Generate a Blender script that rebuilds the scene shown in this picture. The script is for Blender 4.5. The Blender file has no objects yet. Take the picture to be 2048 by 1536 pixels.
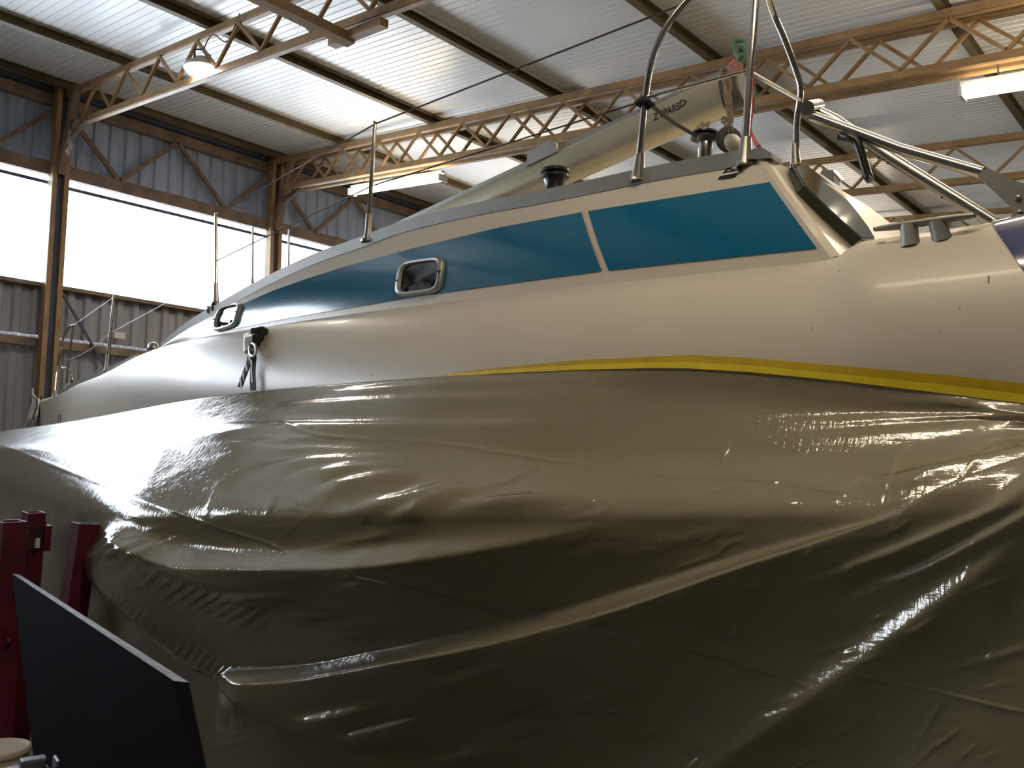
import bpy, bmesh, math, random
import numpy as np
from mathutils import Matrix, Vector

# ------------------------------------------------------------------ camera
FPX = 1753.35
YAW, PIT = math.radians(48.9085), math.radians(6.8096)
CF = np.array([math.sin(YAW)*math.cos(PIT), math.cos(YAW)*math.cos(PIT), math.sin(PIT)])
CR = np.array([math.cos(YAW), -math.sin(YAW), 0.0])
CU = np.cross(CR, CF)
CP = np.array([0.0, 0.0, 1.5])
scene = bpy.context.scene
cam_data = bpy.data.cameras.new('camera')
cam = bpy.data.objects.new('camera', cam_data)
scene.collection.objects.link(cam)
cam_data.sensor_width = 36.0
cam_data.lens = FPX/2048*36.0
cam_data.clip_start = 0.05
cam_data.clip_end = 300
cam.matrix_world = Matrix(((CR[0], CU[0], -CF[0], CP[0]), (CR[1], CU[1], -CF[1], CP[1]),
                           (CR[2], CU[2], -CF[2], CP[2]), (0, 0, 0, 1)))
scene.camera = cam
# ------------------------------------------------------------------ world, exposure
world = bpy.data.worlds.new('overcast')
scene.world = world
world.use_nodes = True
bg = world.node_tree.nodes['Background']
bg.inputs[0].default_value = (0.86, 0.93, 1.0, 1)
bg.inputs[1].default_value = 15.0
vs = scene.view_settings
vs.view_transform = 'Standard'
vs.look = 'None'
vs.gamma = 1.0
vs.use_curve_mapping = False
vs.exposure = 0.0
scene.cycles.use_denoising = True
scene.cycles.max_bounces = 8
scene.cycles.diffuse_bounces = 4
scene.cycles.glossy_bounces = 4
scene.cycles.transparent_max_bounces = 16
scene.cycles.sample_clamp_indirect = 6.0
TUBE_POWER = 20.0
TUBE_COLOR = (1.0, 0.80, 0.55)
HIGHBAY_POWER = 60.0

col = scene.collection
rnd = random.Random(7)

# ------------------------------------------------------------------ pixel helpers (2048 x 1536 frame)
def ray(x, y):
    return CF + CR*((x-1024)/FPX) + CU*((768-y)/FPX)
def at_depth(x, y, z):
    return CP + ray(x, y)*z
def on_plane(x, y, n, d):
    r = ray(x, y); n = np.array(n, float)
    return CP + r*((d - n@CP)/(n@r))
def onX(x, y, X): return on_plane(x, y, (1, 0, 0), X)
def onZ(x, y, Z): return on_plane(x, y, (0, 0, 1), Z)
def project(p):
    v = np.asarray(p, float)-CP
    w = v@CF
    return np.array([1024+FPX*(v@CR)/w, 768-FPX*(v@CU)/w])
def on_plan(x, y, fx):
    """pixel ray meets the vertical surface X = fx(Y)"""
    r = ray(x, y)
    t = np.linspace(.5, 20, 4000)
    P = CP+r[None]*t[:, None]
    g = P[:, 0]-fx(P[:, 1])
    i = np.argmax(g > 0)
    a, b = t[i-1], t[i]
    k = g[i-1]/(g[i-1]-g[i])
    return CP+r*(a+(b-a)*k)
def invert(S, x, y, u, v):
    """parameters (u, v) of surface S whose point projects to the pixel"""
    for _ in range(25):
        q = project(S(u, v)); e = np.array([x, y])-q
        if abs(e).max() < .02: break
        h = 1e-4
        J = np.array([(project(S(u+h, v))-q)/h, (project(S(u, v+h))-q)/h]).T
        d = np.linalg.lstsq(J, e, rcond=None)[0]
        d = np.clip(d, -.4, .4)
        u += d[0]; v += d[1]
    return u, v
def curve1(pts):
    """smooth monotone-ish interpolation through (a, b) pairs (cubic Hermite)"""
    a = np.array([p[0] for p in pts], float); b = np.array([p[1] for p in pts], float)
    m = np.gradient(b, a)
    def f(q):
        q = np.asarray(q, float)
        i = np.clip(np.searchsorted(a, q)-1, 0, len(a)-2)
        h = a[i+1]-a[i]; t = (q-a[i])/h
        tc = np.clip(t, 0, 1)
        r = ((2*tc**3-3*tc**2+1)*b[i]+(tc**3-2*tc**2+tc)*h*m[i]+(-2*tc**3+3*tc**2)*b[i+1]+(tc**3-tc**2)*h*m[i+1])
        return r+np.where(t > 1, (t-1)*h*m[i+1], 0)+np.where(t < 0, t*h*m[i], 0)
    return f
def spline(pts, n=8):
    P = [np.array(p, float) for p in pts]
    P = [2*P[0]-P[1]]+P+[2*P[-1]-P[-2]]
    out = []
    for i in range(1, len(P)-2):
        for k in range(n):
            t = k/n
            out.append(.5*((2*P[i])+(-P[i-1]+P[i+1])*t+(2*P[i-1]-5*P[i]+4*P[i+1]-P[i+2])*t*t+(-P[i-1]+3*P[i]-3*P[i+1]+P[i+2])*t**3))
    out.append(P[-2])
    return out

# ------------------------------------------------------------------ materials
def mat(name, color, rough=.5, metal=0., spec=.5, var=0., scale=6., bump=0., bscale=40., coat=0., stretch=None, dirt=None):
    m = bpy.data.materials.new(name); m.use_nodes = True
    nt = m.node_tree; b = nt.nodes['Principled BSDF']
    b.inputs['Base Color'].default_value = (*color, 1)
    b.inputs['Roughness'].default_value = rough
    b.inputs['Metallic'].default_value = metal
    b.inputs['Specular IOR Level'].default_value = spec
    b.inputs['Coat Weight'].default_value = coat
    b.inputs['Coat Roughness'].default_value = .08
    if var or bump:
        tc = nt.nodes.new('ShaderNodeTexCoord'); mp = nt.nodes.new('ShaderNodeMapping')
        nt.links.new(tc.outputs['Object'], mp.inputs[0])
        if stretch: mp.inputs['Scale'].default_value = stretch
    if var:
        n = nt.nodes.new('ShaderNodeTexNoise'); n.inputs['Scale'].default_value = scale; n.inputs['Detail'].default_value = 5
        nt.links.new(mp.outputs[0], n.inputs['Vector'])
        r = nt.nodes.new('ShaderNodeValToRGB')
        lo = dirt if dirt else tuple(c*(1-var) for c in color)
        hi = tuple(min(1, c*(1+var*.6)) for c in color)
        r.color_ramp.elements[0].color = (*lo, 1); r.color_ramp.elements[0].position = .3
        r.color_ramp.elements[1].color = (*hi, 1); r.color_ramp.elements[1].position = .68
        nt.links.new(n.outputs['Fac'], r.inputs[0]); nt.links.new(r.outputs[0], b.inputs['Base Color'])
    if bump:
        n2 = nt.nodes.new('ShaderNodeTexNoise'); n2.inputs['Scale'].default_value = bscale; n2.inputs['Detail'].default_value = 3
        nt.links.new(mp.outputs[0], n2.inputs['Vector'])
        bp = nt.nodes.new('ShaderNodeBump'); bp.inputs['Strength'].default_value = bump; bp.inputs['Distance'].default_value = .01
        nt.links.new(n2.outputs['Fac'], bp.inputs['Height']); nt.links.new(bp.outputs[0], b.inputs['Normal'])
    return m
def emit(name, color, s):
    m = bpy.data.materials.new(name); m.use_nodes = True
    nt = m.node_tree; b = nt.nodes['Principled BSDF']
    b.inputs['Base Color'].default_value = (.8, .8, .8, 1)
    b.inputs['Emission Color'].default_value = (*color, 1); b.inputs['Emission Strength'].default_value = s
    return m
M = {}
M['roof'] = mat('roof_sheet', (.80, .80, .79), .32, 0, .5, .06, .6, bump=.08, bscale=3)
M['steel_brown'] = mat('brown_painted_steel', (.33, .205, .095), .5, 0, .4, .25, 5)
M['steel_dark'] = mat('dark_purlin_steel', (.15, .115, .06), .5, 0, .4, .3, 4)
M['steel_wall'] = mat('weathered_brown_steel', (.22, .155, .11), .55, 0, .4, .35, 4)
M['steel_blue'] = mat('blue_grey_web_steel', (.08, .10, .16), .5, 0, .4, .2, 4)
M['sheet_up'] = mat('hazed_wall_sheet', (.40, .48, .64), .5, 0, .4, .22, 1.3, stretch=(3, 3, .4))  # grey sheet; blue window haze and backlight mixed into the base colour
M['sheet_low'] = mat('hazed_low_wall_sheet', (.34, .34, .37), .55, 0, .4, .25, 1.3, stretch=(3, 3, .4))  # brownish grey sheet shifted bluish to carry the window haze
M['concrete'] = mat('concrete_floor', (.15, .14, .12), .7, 0, .3, .3, 1.5, bump=.2, bscale=60)
M['plainwall'] = mat('painted_block_wall', (.16, .145, .125), .8, 0, .3, .2, 1.2)
M['gel'] = mat('cream_gelcoat', (.60, .54, .44), .38, 0, .45, .05, 1.5, coat=.08)
M['gel_in'] = mat('cream_deck_gelcoat', (.66, .60, .48), .4, 0, .5, .05, 2)
M['blue'] = mat('blue_stripe_gelcoat', (.001, .125, .235), .16, 0, .5, .04, 3, coat=.3)
M['navy'] = mat('navy_gelcoat', (.015, .03, .14), .15, 0, .5, coat=.4)
M['antifoul'] = mat('dark_antifouling', (.035, .035, .03), .7, 0, .3, .3, 3)
M['alu'] = mat('grey_anodised_aluminium', (.36, .36, .34), .42, .75, .5, .1, 8)
M['castalu'] = mat('cast_aluminium', (.34, .34, .32), .45, .3, .5, .1, 12)
M['rail'] = mat('grey_toe_rail', (.30, .30, .28), .5, .35, .5, .1, 6)
M['chrome'] = mat('polished_stainless', (.62, .60, .56), .13, 1.0)
M['inox'] = mat('brushed_stainless', (.50, .49, .46), .28, 1.0, .5, .1, 20)
M['mast'] = mat('anodised_mast', (.56, .53, .40), .3, .65, .5, .12, 5, stretch=(1, .4, 1))
M['mast_dark'] = mat('mast_end_plug', (.09, .09, .09), .5)
M['black'] = mat('black_plastic', (.012, .012, .013), .3)
M['rubber'] = mat('black_rubber', (.02, .02, .02), .6)
M['rope_black'] = mat('black_rope', (.015, .015, .015), .8, bump=.5, bscale=300)
M['rope_green'] = mat('green_rope', (.10, .20, .13), .85, bump=.5, bscale=300)
M['rope_red'] = mat('red_rope', (.35, .04, .04), .85, bump=.5, bscale=300)
M['rope_pink'] = mat('faded_pink_rope', (.38, .19, .16), .85, bump=.5, bscale=300)
M['rope_tan'] = mat('tan_flecked_rope', (.26, .20, .15), .9, 0, .3, .5, 90, bump=.5, bscale=300)
M['wire'] = mat('stainless_wire', (.30, .29, .28), .35, .9)
M['wire_dark'] = mat('dark_lifeline', (.07, .065, .06), .4, .5)
M['strap'] = mat('dark_green_webbing', (.035, .055, .05), .7, 0, .3, .3, 60)
M['white'] = mat('white_plastic', (.74, .74, .72), .4)
M['whitefilm'] = mat('white_bow_cover', (.90, .92, .94), .35, bump=.4, bscale=9)
M['bucket'] = mat('cream_bucket_plastic', (.72, .66, .54), .35, 0, .5, .05, 4)
M['red'] = mat('red_painted_steel', (.105, .010, .022), .45, 0, .5, .35, 9)
M['red_in'] = mat('dark_tube_inside', (.03, .02, .018), .8)  # near-black brown fill for post bores and sleeve slot
M['board'] = mat('black_film_faced_ply', (.0045, .0045, .008), .65, 0, .02, .3, 3)
M['board_edge'] = mat('grey_ply_edge', (.23, .25, .31), .6, 0, .3, .45, 60, stretch=(.2, .2, 6))
M['crate'] = mat('blue_grey_crate_plastic', (.10, .12, .155), .4, 0, .5, .15, 8)
M['tape1'] = mat('ochre_masking_tape', (.56, .37, .004), .55, 0, .4, .12, 20)
M['tape2'] = mat('bright_yellow_masking_tape', (.78, .60, .02), .5, 0, .4, .08, 20)
M['sticker'] = mat('black_sticker', (.012, .012, .012), .3)
M['print'] = mat('white_print', (.7, .7, .68), .5)
M['ink'] = mat('black_print', (.012, .012, .012), .5)
M['fixture'] = mat('white_lamp_housing', (.75, .75, .73), .4)
M['tube'] = emit('fluorescent_tube', (1.0, .84, .62), 34)
M['highbay'] = emit('highbay_lens', (1.0, .93, .82), 30)
M['wood'] = mat('timber_block', (.30, .19, .10), .7, 0, .3, .3, 8)

def glass(name, tint, trans):
    m = bpy.data.materials.new(name); m.use_nodes = True
    nt = m.node_tree; nt.nodes.clear()
    o = nt.nodes.new('ShaderNodeOutputMaterial'); t = nt.nodes.new('ShaderNodeBsdfTransparent'); g = nt.nodes.new('ShaderNodeBsdfGlossy')
    fr = nt.nodes.new('ShaderNodeFresnel'); fr.inputs[0].default_value = 1.45
    mx = nt.nodes.new('ShaderNodeMixShader')
    t.inputs[0].default_value = (*tint, 1); g.inputs['Roughness'].default_value = .03
    nt.links.new(fr.outputs[0], mx.inputs[0]); nt.links.new(t.outputs[0], mx.inputs[1]); nt.links.new(g.outputs[0], mx.inputs[2])
    nt.links.new(mx.outputs[0], o.inputs[0])
    return m
M['pane'] = glass('window_glazing', (.93, .95, .97), .9)
M['dkglass'] = mat('smoked_acrylic', (.006, .008, .010), .06, 0, .5)
M['screen'] = mat('grey_green_cabin_glass', (.045, .06, .05), .05, 0, .3)

# ------------------------------------------------------------------ mesh helpers
class MB:
    def __init__(s): s.v = []; s.f = []
    def add(s, v, f):
        n = len(s.v); s.v += [tuple(float(c) for c in p) for p in v]; s.f += [tuple(i+n for i in q) for q in f]; return s
    def beam(s, a, b, w, h, up=(0, 0, 1)):
        """rectangular bar from a to b, w wide and h tall (along up)"""
        a = np.array(a, float); b = np.array(b, float); d = b-a; d /= np.linalg.norm(d)
        up = np.array(up, float); r = np.cross(d, up); r /= np.linalg.norm(r); u = np.cross(r, d)
        vs_ = [p+r*sx*w/2+u*sz*h/2 for p in (a, b) for sx, sz in ((-1, -1), (1, -1), (1, 1), (-1, 1))]
        return s.add(vs_, [(0, 1, 2, 3)[::-1], (4, 5, 6, 7), (0, 1, 5, 4), (1, 2, 6, 5), (2, 3, 7, 6), (3, 0, 4, 7)])
    def box(s, c, size, yaw=0.):
        cx, cy, cz = c; x, y, z = [q/2 for q in size]; ca, sa = math.cos(yaw), math.sin(yaw)
        vs_ = [(cx+ca*a*x-sa*b*y, cy+sa*a*x+ca*b*y, cz+k*z) for k in (-1, 1) for a, b in ((-1, -1), (1, -1), (1, 1), (-1, 1))]
        return s.add(vs_, [(3, 2, 1, 0), (4, 5, 6, 7), (0, 1, 5, 4), (1, 2, 6, 5), (2, 3, 7, 6), (3, 0, 4, 7)])
    def tube(s, pts, r, n=10, cap=True, flat=None):
        P = [np.array(p, float) for p in pts]; m = len(P)
        R_ = r if hasattr(r, '__len__') else [r]*m
        T = [P[min(i+1, m-1)]-P[max(i-1, 0)] for i in range(m)]; T = [t/np.linalg.norm(t) for t in T]
        a = np.array([0, 0, 1.]) if abs(T[0][2]) < .9 else np.array([1., 0, 0])
        u = np.cross(T[0], a); u /= np.linalg.norm(u)
        vv = []
        for i in range(m):
            u = u-T[i]*(u@T[i]); u /= np.linalg.norm(u); w = np.cross(T[i], u)
            fl = flat if flat else 1.0
            for k in range(n):
                an = 2*math.pi*k/n
                vv.append(P[i]+R_[i]*(math.cos(an)*u+math.sin(an)*w*fl))
        ff = [(i*n+k, i*n+(k+1) % n, (i+1)*n+(k+1) % n, (i+1)*n+k) for i in range(m-1) for k in range(n)]
        if cap: ff += [tuple(range(n))[::-1], tuple((m-1)*n+k for k in range(n))]
        return s.add(vv, ff)
    def lathe(s, c, prof, axis=(0, 0, 1), n=24, caps=True):
        c = np.array(c, float); ax = np.array(axis, float); ax /= np.linalg.norm(ax)
        a = np.array([1., 0, 0]) if abs(ax[0]) < .9 else np.array([0, 1., 0])
        u = np.cross(ax, a); u /= np.linalg.norm(u); w = np.cross(ax, u)
        vv = [c+ax*h+r*(math.cos(2*math.pi*k/n)*u+math.sin(2*math.pi*k/n)*w) for r, h in prof for k in range(n)]
        m = len(prof)
        ff = [(i*n+k, i*n+(k+1) % n, (i+1)*n+(k+1) % n, (i+1)*n+k) for i in range(m-1) for k in range(n)]
        if caps: ff += [tuple(range(n))[::-1], tuple((m-1)*n+k for k in range(n))]
        return s.add(vv, ff)
    def grid(s, P, flip=False):
        P = np.asarray(P, float); a, b = P.shape[:2]
        ff = []
        for i in range(a-1):
            for j in range(b-1):
                q = (i*b+j, (i+1)*b+j, (i+1)*b+j+1, i*b+j+1)
                ff.append(q[::-1] if flip else q)
        return s.add(P.reshape(-1, 3), ff)
    def prism(s, poly, off):
        """closed polygon of 3-D points pushed along off"""
        n = len(poly); p = [np.array(q, float) for q in poly]; o = np.array(off, float)
        return s.add(p+[q+o for q in p], [tuple(range(n))[::-1], tuple(range(n, 2*n))]+[(i, (i+1) % n, n+(i+1) % n, n+i) for i in range(n)])
    def build(s, name, m, parent=None, smooth=False, angle=35, bevel=0.):
        me = bpy.data.meshes.new(name); me.from_pydata(s.v, [], s.f); me.update()
        bm = bmesh.new(); bm.from_mesh(me); bmesh.ops.recalc_face_normals(bm, faces=bm.faces); bm.to_mesh(me); bm.free()
        if smooth:
            me.polygons.foreach_set('use_smooth', [True]*len(me.polygons)); me.set_sharp_from_angle(angle=math.radians(angle))
        return link(name, me, m, parent, bevel)
def link(name, me, m, parent=None, bevel=0.):
    o = bpy.data.objects.new(name, me); col.objects.link(o)
    if m is not None and not me.materials: me.materials.append(M[m] if isinstance(m, str) else m)
    if parent is not None:
        o.parent = parent; o.matrix_parent_inverse = parent.matrix_world.inverted() if False else Matrix.Translation(-parent.location)
    if bevel:
        b = o.modifiers.new('bevel', 'BEVEL'); b.width = bevel; b.segments = 2; b.limit_method = 'ANGLE'
    return o
def tag(o, label, cat, group=None):
    o['label'] = label; o['category'] = cat
    if group: o['group'] = group
    return o
def thing(name, label, cat, loc=(0, 0, 0), group=None):
    o = bpy.data.objects.new(name, None); col.objects.link(o); o.location = [float(c) for c in loc]; o.empty_display_size = .1
    return tag(o, label, cat, group)
def struct(o): o['kind'] = 'structure'; return o

# ================================================================== THE SHED
YW, ZE, TS = 13.5, 7.61, .12258
XA, XB = -4.9, 27.5          # side walls
YB = -7.4                    # wall behind the camera
COLX = [5.08+3.735*k for k in range(-2, 6)]
def roofz(y): return ZE-TS*(YW-y)
SILL, HEAD0, HEAD1 = 4.46, 6.14, 6.37

fl = MB(); fl.box(((XA+XB)/2, (YW+YB)/2, -.06), (XB-XA+.6, YW-YB+.6, .12))
struct(fl.build('floor', 'concrete'))
# ceiling: ribbed insulated sheets, one metre wide, each its own panel
ceil_root = bpy.data.objects.new('ceiling', None); col.objects.link(ceil_root); struct(ceil_root)
def roof_panel_mesh(w):
    pitch = w/10; prof = []
    for k in range(10):
        x0 = k*pitch
        prof += [(x0, .0), (x0+pitch*.80, .0), (x0+pitch*.86, .008), (x0+pitch*.94, .008)]
    prof.append((w, .0))
    ya, yb = YB-.2, YW+.15
    bot = [[(x, y, roofz(y)+z) for y in (ya, yb)] for x, z in prof]
    top = [[(x, y, roofz(y)+.07) for y in (ya, yb)] for x in (0, w)]
    m = MB(); m.grid(bot, True); m.grid(top)
    return m
pw = 1.08
proto = None
k = 0
x = XA-.1
while x < XB+.1:
    if proto is None:
        o = roof_panel_mesh(pw).build('roof_panel', 'roof', ceil_root); proto = o
    else:
        o = proto.copy(); col.objects.link(o); o.parent = ceil_root
    o.location = (x, 0, 0)
    x += pw
# ridge-parallel purlins
PURL = [13.30, 11.50, 9.24, 6.91, 4.57, 2.11, -.22, -2.55, -4.9]
pname = ['eave purlin against the window wall', 'second purlin from the window wall', 'third purlin from the window wall', 'fourth purlin from the window wall',
         'fifth purlin from the window wall', 'sixth purlin from the window wall', 'seventh purlin from the window wall',
         'eighth purlin from the window wall', 'ninth purlin from the window wall']
for y, nm in zip(PURL, pname):
    r = thing('roof_purlin', 'dark brown steel '+nm+' under white roof sheets', 'purlin', (XA, y, roofz(y)-.06), 'roof purlins')
    zz = roofz(y)
    MB().beam((XA, y+.035, zz-.065), (XB, y+.035, zz-.065), .012, .12).build('web', 'steel_dark', r)
    MB().beam((XA, y, zz-.121), (XB, y, zz-.121), .075, .010).build('flange', 'steel_dark', r)
    MB().beam((XA, y, zz-.006), (XB, y, zz-.006), .075, .010).build('flange', 'steel_dark', r)
    if y in (9.24, 6.91):
        MB().beam((XA, y-.075, zz-.03), (XB, y-.075, zz-.03), .03, .02).build('cable_conduit', 'fixture' if y == 6.91 else 'steel_dark', r)

# walls
def corr_panel(w, z0, z1, period=.25, depth=.035):
    prof = []
    n = int(round(w/period))
    for k in range(n):
        x0 = k*period
        prof += [(x0, 0), (x0+period*.34, 0), (x0+period*.46, depth), (x0+period*.86, depth)]
    prof.append((w, 0))
    m = MB(); m.grid([[(x, y, z) for z in (z0, z1)] for x, y in prof])
    return m
wall = bpy.data.objects.new('wall_back', None); col.objects.link(wall); struct(wall)
def panels(y, z0, z1, matname, step=1.0):
    first = None
    x = XA-.2
    while x < XB:
        if first is None: first = o = corr_panel(step, z0, z1).build('wall_panel', matname, wall)
        else:
            o = first.copy(); col.objects.link(o); o.parent = wall
        o.location = (x, y, 0)
        x += step
panels(YW+.13, 0, SILL-.35-.35, 'sheet_low')
panels(YW+.10, SILL-.72, SILL+.02, 'sheet_low')
panels(YW+.10, HEAD0+.1, ZE+.1, 'sheet_up')
# window openings between the columns, with glazing
wall_things = []
for k in range(len(COLX)-1):
    a, b = COLX[k]+.1, COLX[k+1]-.1
    w = struct(bpy.data.objects.new('window_%d' % (k+1), None)); col.objects.link(w); w.location = (a, YW, SILL)
    MB().box(((a+b)/2, YW+.12, (SILL+HEAD0)/2), (b-a+.2, .006, HEAD0-SILL+.2)).build('pane', 'pane', w)
    MB().beam((a-.1, YW+.07, SILL+.02), (b+.1, YW+.07, SILL+.02), .16, .06).build('window_sill', 'steel_wall', w)
    MB().beam((a-.1, YW+.09, HEAD0-.10), (b+.1, YW+.09, HEAD0-.08), .03, .05).build('window_frame', 'steel_blue', w)
    for xx in (a+(b-a)/3, a+2*(b-a)/3):
        pass
# side and rear walls complete the room
struct(MB().box((XA-.1, (YW+YB)/2, 3.9), (.15, YW-YB+.6, 8.2)).build('wall_left', 'plainwall'))
struct(MB().box((XB+.1, (YW+YB)/2, 3.9), (.15, YW-YB+.6, 8.2)).build('wall_right', 'plainwall'))
struct(MB().box(((XA+XB)/2, YB-.1, 2.7), (XB-XA+.6, .15, 5.4)).build('wall_front', 'plainwall'))
# girts and lattice girder on the window wall
def trim(n, a, b, w, h, m, up=(0, 0, 1)):
    return struct(MB().beam(a, b, w, h, up).build('trim_%d' % n, m))
trim(1, (XA, YW+.05, 3.62), (XB, YW+.05, 3.62), .09, .12, 'steel_wall')
trim(2, (XA, YW+.05, 1.9), (XB, YW+.05, 1.9), .09, .12, 'steel_wall')
trim(3, (XA, YW+.02, 6.25), (XB, YW+.02, 6.25), .10, .20, 'steel_wall')
trim(4, (XA, YW+.02, 7.32), (XB, YW+.02, 7.32), .10, .17, 'steel_wall')
trim(5, (XA, YW+.06, 7.53), (XB, YW+.06, 7.53), .12, .15, 'steel_blue')
for k in range(len(COLX)-1):
    a, b = COLX[k], COLX[k+1]; w4 = (b-a)/4
    g = thing('wall_bracing', ['zigzag steel bracing above window, left-hand end bay', 'zigzag steel bracing above window next to the side wall', 'zigzag steel bracing beside the lamp-truss column, on the side away from the boat',
              'zigzag steel bracing above the large window between lamp-truss and double-truss columns', 'zigzag steel bracing above the window behind the boat stanchions', 'zigzag steel bracing above window behind the coachroof',
              'zigzag steel bracing above window behind the mast end', 'zigzag steel bracing above window in the far end bay'][k+1], 'bracing', (a, YW-.02, 6.3), 'wall girder bracing')
    zs = [7.26, 6.33, 7.26, 6.33, 7.26] if True else 0
    for i in range(4):
        p = (a+i*w4, YW-.01, (7.26 if i % 2 == 0 else 6.33)); q = (a+(i+1)*w4, YW-.01, (6.33 if i % 2 == 0 else 7.26))
        MB().beam(p, q, .05, .07).build('brace', 'steel_wall', g)
# diagonal brace on lower wall
tag(MB().beam(onX(0, 0, 5.2)*0+np.array([5.25, YW-.02, 4.4]), (6.25, YW-.02, 2.9), .03, .035).build('diagonal_brace', 'steel_blue'),
    'thin diagonal steel brace below window sill beside column', 'brace')
# wall columns: two flanges and a dark web between them
cl = ['steel wall column next to the side wall, beyond the bow', 'steel wall column one bay before the lamp-truss column, clear of the boat', 'brown and dark blue steel wall column carrying the lamp truss',
      'brown steel wall column carrying the double lattice truss', 'brown steel wall column behind the coachroof', 'steel wall column behind the mast end', 'steel wall column near the far end', 'last steel wall column at the far end']
for x, lb in zip(COLX, cl):
    c = thing('steel_column', lb, 'column', (x, YW-.05, 0), 'wall columns')
    MB().box((x-.085, YW-.09, ZE/2), (.07, .16, ZE)).build('flange', 'steel_brown', c)
    MB().box((x+.085, YW-.09, ZE/2), (.07, .16, ZE)).build('flange', 'steel_brown', c)
    MB().box((x, YW-.06, ZE/2), (.10, .05, ZE)).build('web', 'steel_blue', c)
    MB().beam((x-.02, YW-.16, 6.15), (x-.02, YW-.62, roofz(YW-.6)-.12), .09, .12).build('knee_brace', 'steel_wall', c)
    MB().beam((x+.0, YW-.15, 6.55), (x+.0, YW-.95, roofz(YW-.9)-.70), .06, .08).build('knee_brace', 'steel_wall', c)

# torn scrap of insulation caught on the knee brace
rws = [[on_plane(x+3*math.sin(y*.35+k), y, (0, 1, 0), YW-.55-.03*math.sin(k*2+y)) for k, x in enumerate(np.linspace(xa, xb, 6))] for y, xa, xb in ((262, 139, 142), (272, 134, 141), (282, 137, 143), (292, 134, 146), (302, 133, 144), (311, 133, 137))]
tag(MB().grid(rws).build('torn_scrap', 'white', None, True), 'torn pale scrap of insulation hanging on the column knee brace', 'scrap')

# trusses
def truss(x, lb, double, y0=13.35, y1=YB+.3):
    t = thing('roof_truss', lb, 'truss', (x, YW-.1, roofz(YW-.1)-.7), 'lattice roof trusses')
    offs = (-.09, .09) if double else (0.,)
    for dx in offs:
        for dz, hh in ((-.17, .085), (-.70, .085)):
            a = (x+dx, y0 if dz > -.5 else y0-.30, roofz(y0 if dz > -.5 else y0-.30)+dz); b = (x+dx, y1, roofz(y1)+dz)
            m = MB(); m.beam(a, b, .012, hh)
            m.beam((a[0]+.04, a[1], a[2]-hh/2), (b[0]+.04, b[1], b[2]-hh/2), .065, .012)
            m.build('top_chord' if dz > -.5 else 'bottom_chord', 'steel_brown', t)
        y = 12.75-(.0 if dx <= 0 else .22)
        up = 0
        while y > y1+.5:
            ya, yb = y, y-.465
            za, zb = (roofz(ya)-.66, roofz(yb)-.23) if up == 0 else (roofz(ya)-.23, roofz(yb)-.66)
            MB().beam((x+dx, ya, za), (x+dx, yb, zb), .035, .035).build('diagonal', 'steel_brown', t)
            y -= .465; up ^= 1
    return t
truss(COLX[0], 'brown lattice roof truss nearest the side wall by the stands', False)
truss(COLX[1], 'brown lattice roof truss beside the lamp truss, over the stands', False)
truss(COLX[2], 'single brown lattice truss carrying the round high-bay lamp', False)
truss(COLX[3], 'double brown lattice truss crossing behind mast with tube lamps', True)
truss(COLX[4], 'brown lattice truss seen behind the stern frame tubes', False)
truss(COLX[5], 'brown lattice truss one bay beyond the stern frame truss', False)
truss(COLX[6], 'brown lattice truss two bays beyond the stern frame truss', False)
truss(COLX[7], 'brown lattice truss nearest the far end wall', False)
# hoist beam crossing under the lamp truss
hb = thing('hoist_beam', 'brown box beam crossing under the lamp truss', 'beam', (5.08, 6.4, roofz(6.4)-.84))
zz = roofz(6.45)-.83
MB().beam((1.35, 6.62, zz), (5.16, 6.62, zz), .12, .10).build('beam', 'steel_brown', hb)
MB().beam((5.10, 6.85, zz+.03), (5.10, 6.05, zz-.04), .10, .08).build('clamp_plate', 'steel_brown', hb)

# ------------------------------------------------------------------ lamps
def tube_lamp(x, yc, length, lb, group='fluorescent tube lamps', light=True):
    z = roofz(yc)-.98
    t = thing('fluorescent_lamp', lb, 'lamp', (x, yc, z), group)
    def zz(y): return z+TS*(y-yc)
    h = length/2
    a, b = (x, yc-h, zz(yc-h)), (x, yc+h, zz(yc+h))
    m = MB()
    prof = [(-.035, .045), (-.03, .085), (.03, .085), (.035, .045)]
    m.prism([(x+p, yc-h, zz(yc-h)+q+.03) for p, q in prof], (0, length, TS*length))
    m.build('reflector', 'fixture', t)
    for s in (-1, 1):
        MB().tube([(x+s*.045, yc-h+.03, zz(yc-h+.03)), (x+s*.045, yc+h-.03, zz(yc+h-.03))], .034, 12).build('tube', 'tube', t)
    for s in (-1, 1):
        MB().box((x, yc+s*(h-.01), zz(yc+s*h)), (.17, .03, .10)).build('end_cap', 'fixture', t)
    for s in (-1, 1):
        yy = yc+s*h*.7
        MB().tube([(x, yy, zz(yy)+.08), (x, yy, roofz(yy)-.70)], .008, 6).build('hanger', 'wire', t)
    if light:
        ld = bpy.data.lights.new('tube_light', 'AREA'); ld.shape = 'RECTANGLE'; ld.size = length*.95; ld.size_y = .16
        ld.energy = TUBE_POWER; ld.color = TUBE_COLOR
        lo = bpy.data.objects.new('tube_light', ld); col.objects.link(lo)
        lo.parent = t; lo.location = (0, 0, -.04)
        lo.rotation_euler = (math.atan(TS), 0, math.pi/2) if False else (0, 0, math.pi/2)
    return t
X3 = COLX[3]
tube_lamp(X3-.02, 10.1, 2.15, 'lit twin-tube fluorescent lamp on double truss behind the tall stanchion')
tube_lamp(X3-.02, .93, 2.15, 'lit twin-tube fluorescent lamp on double truss above the stern frame')
tube_lamp(COLX[4], -3.2, 2.15, 'added unseen fluorescent lamp on the truss behind the stern, by the rear wall')  # extra lamp out of view, added for more light in the shed
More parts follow.
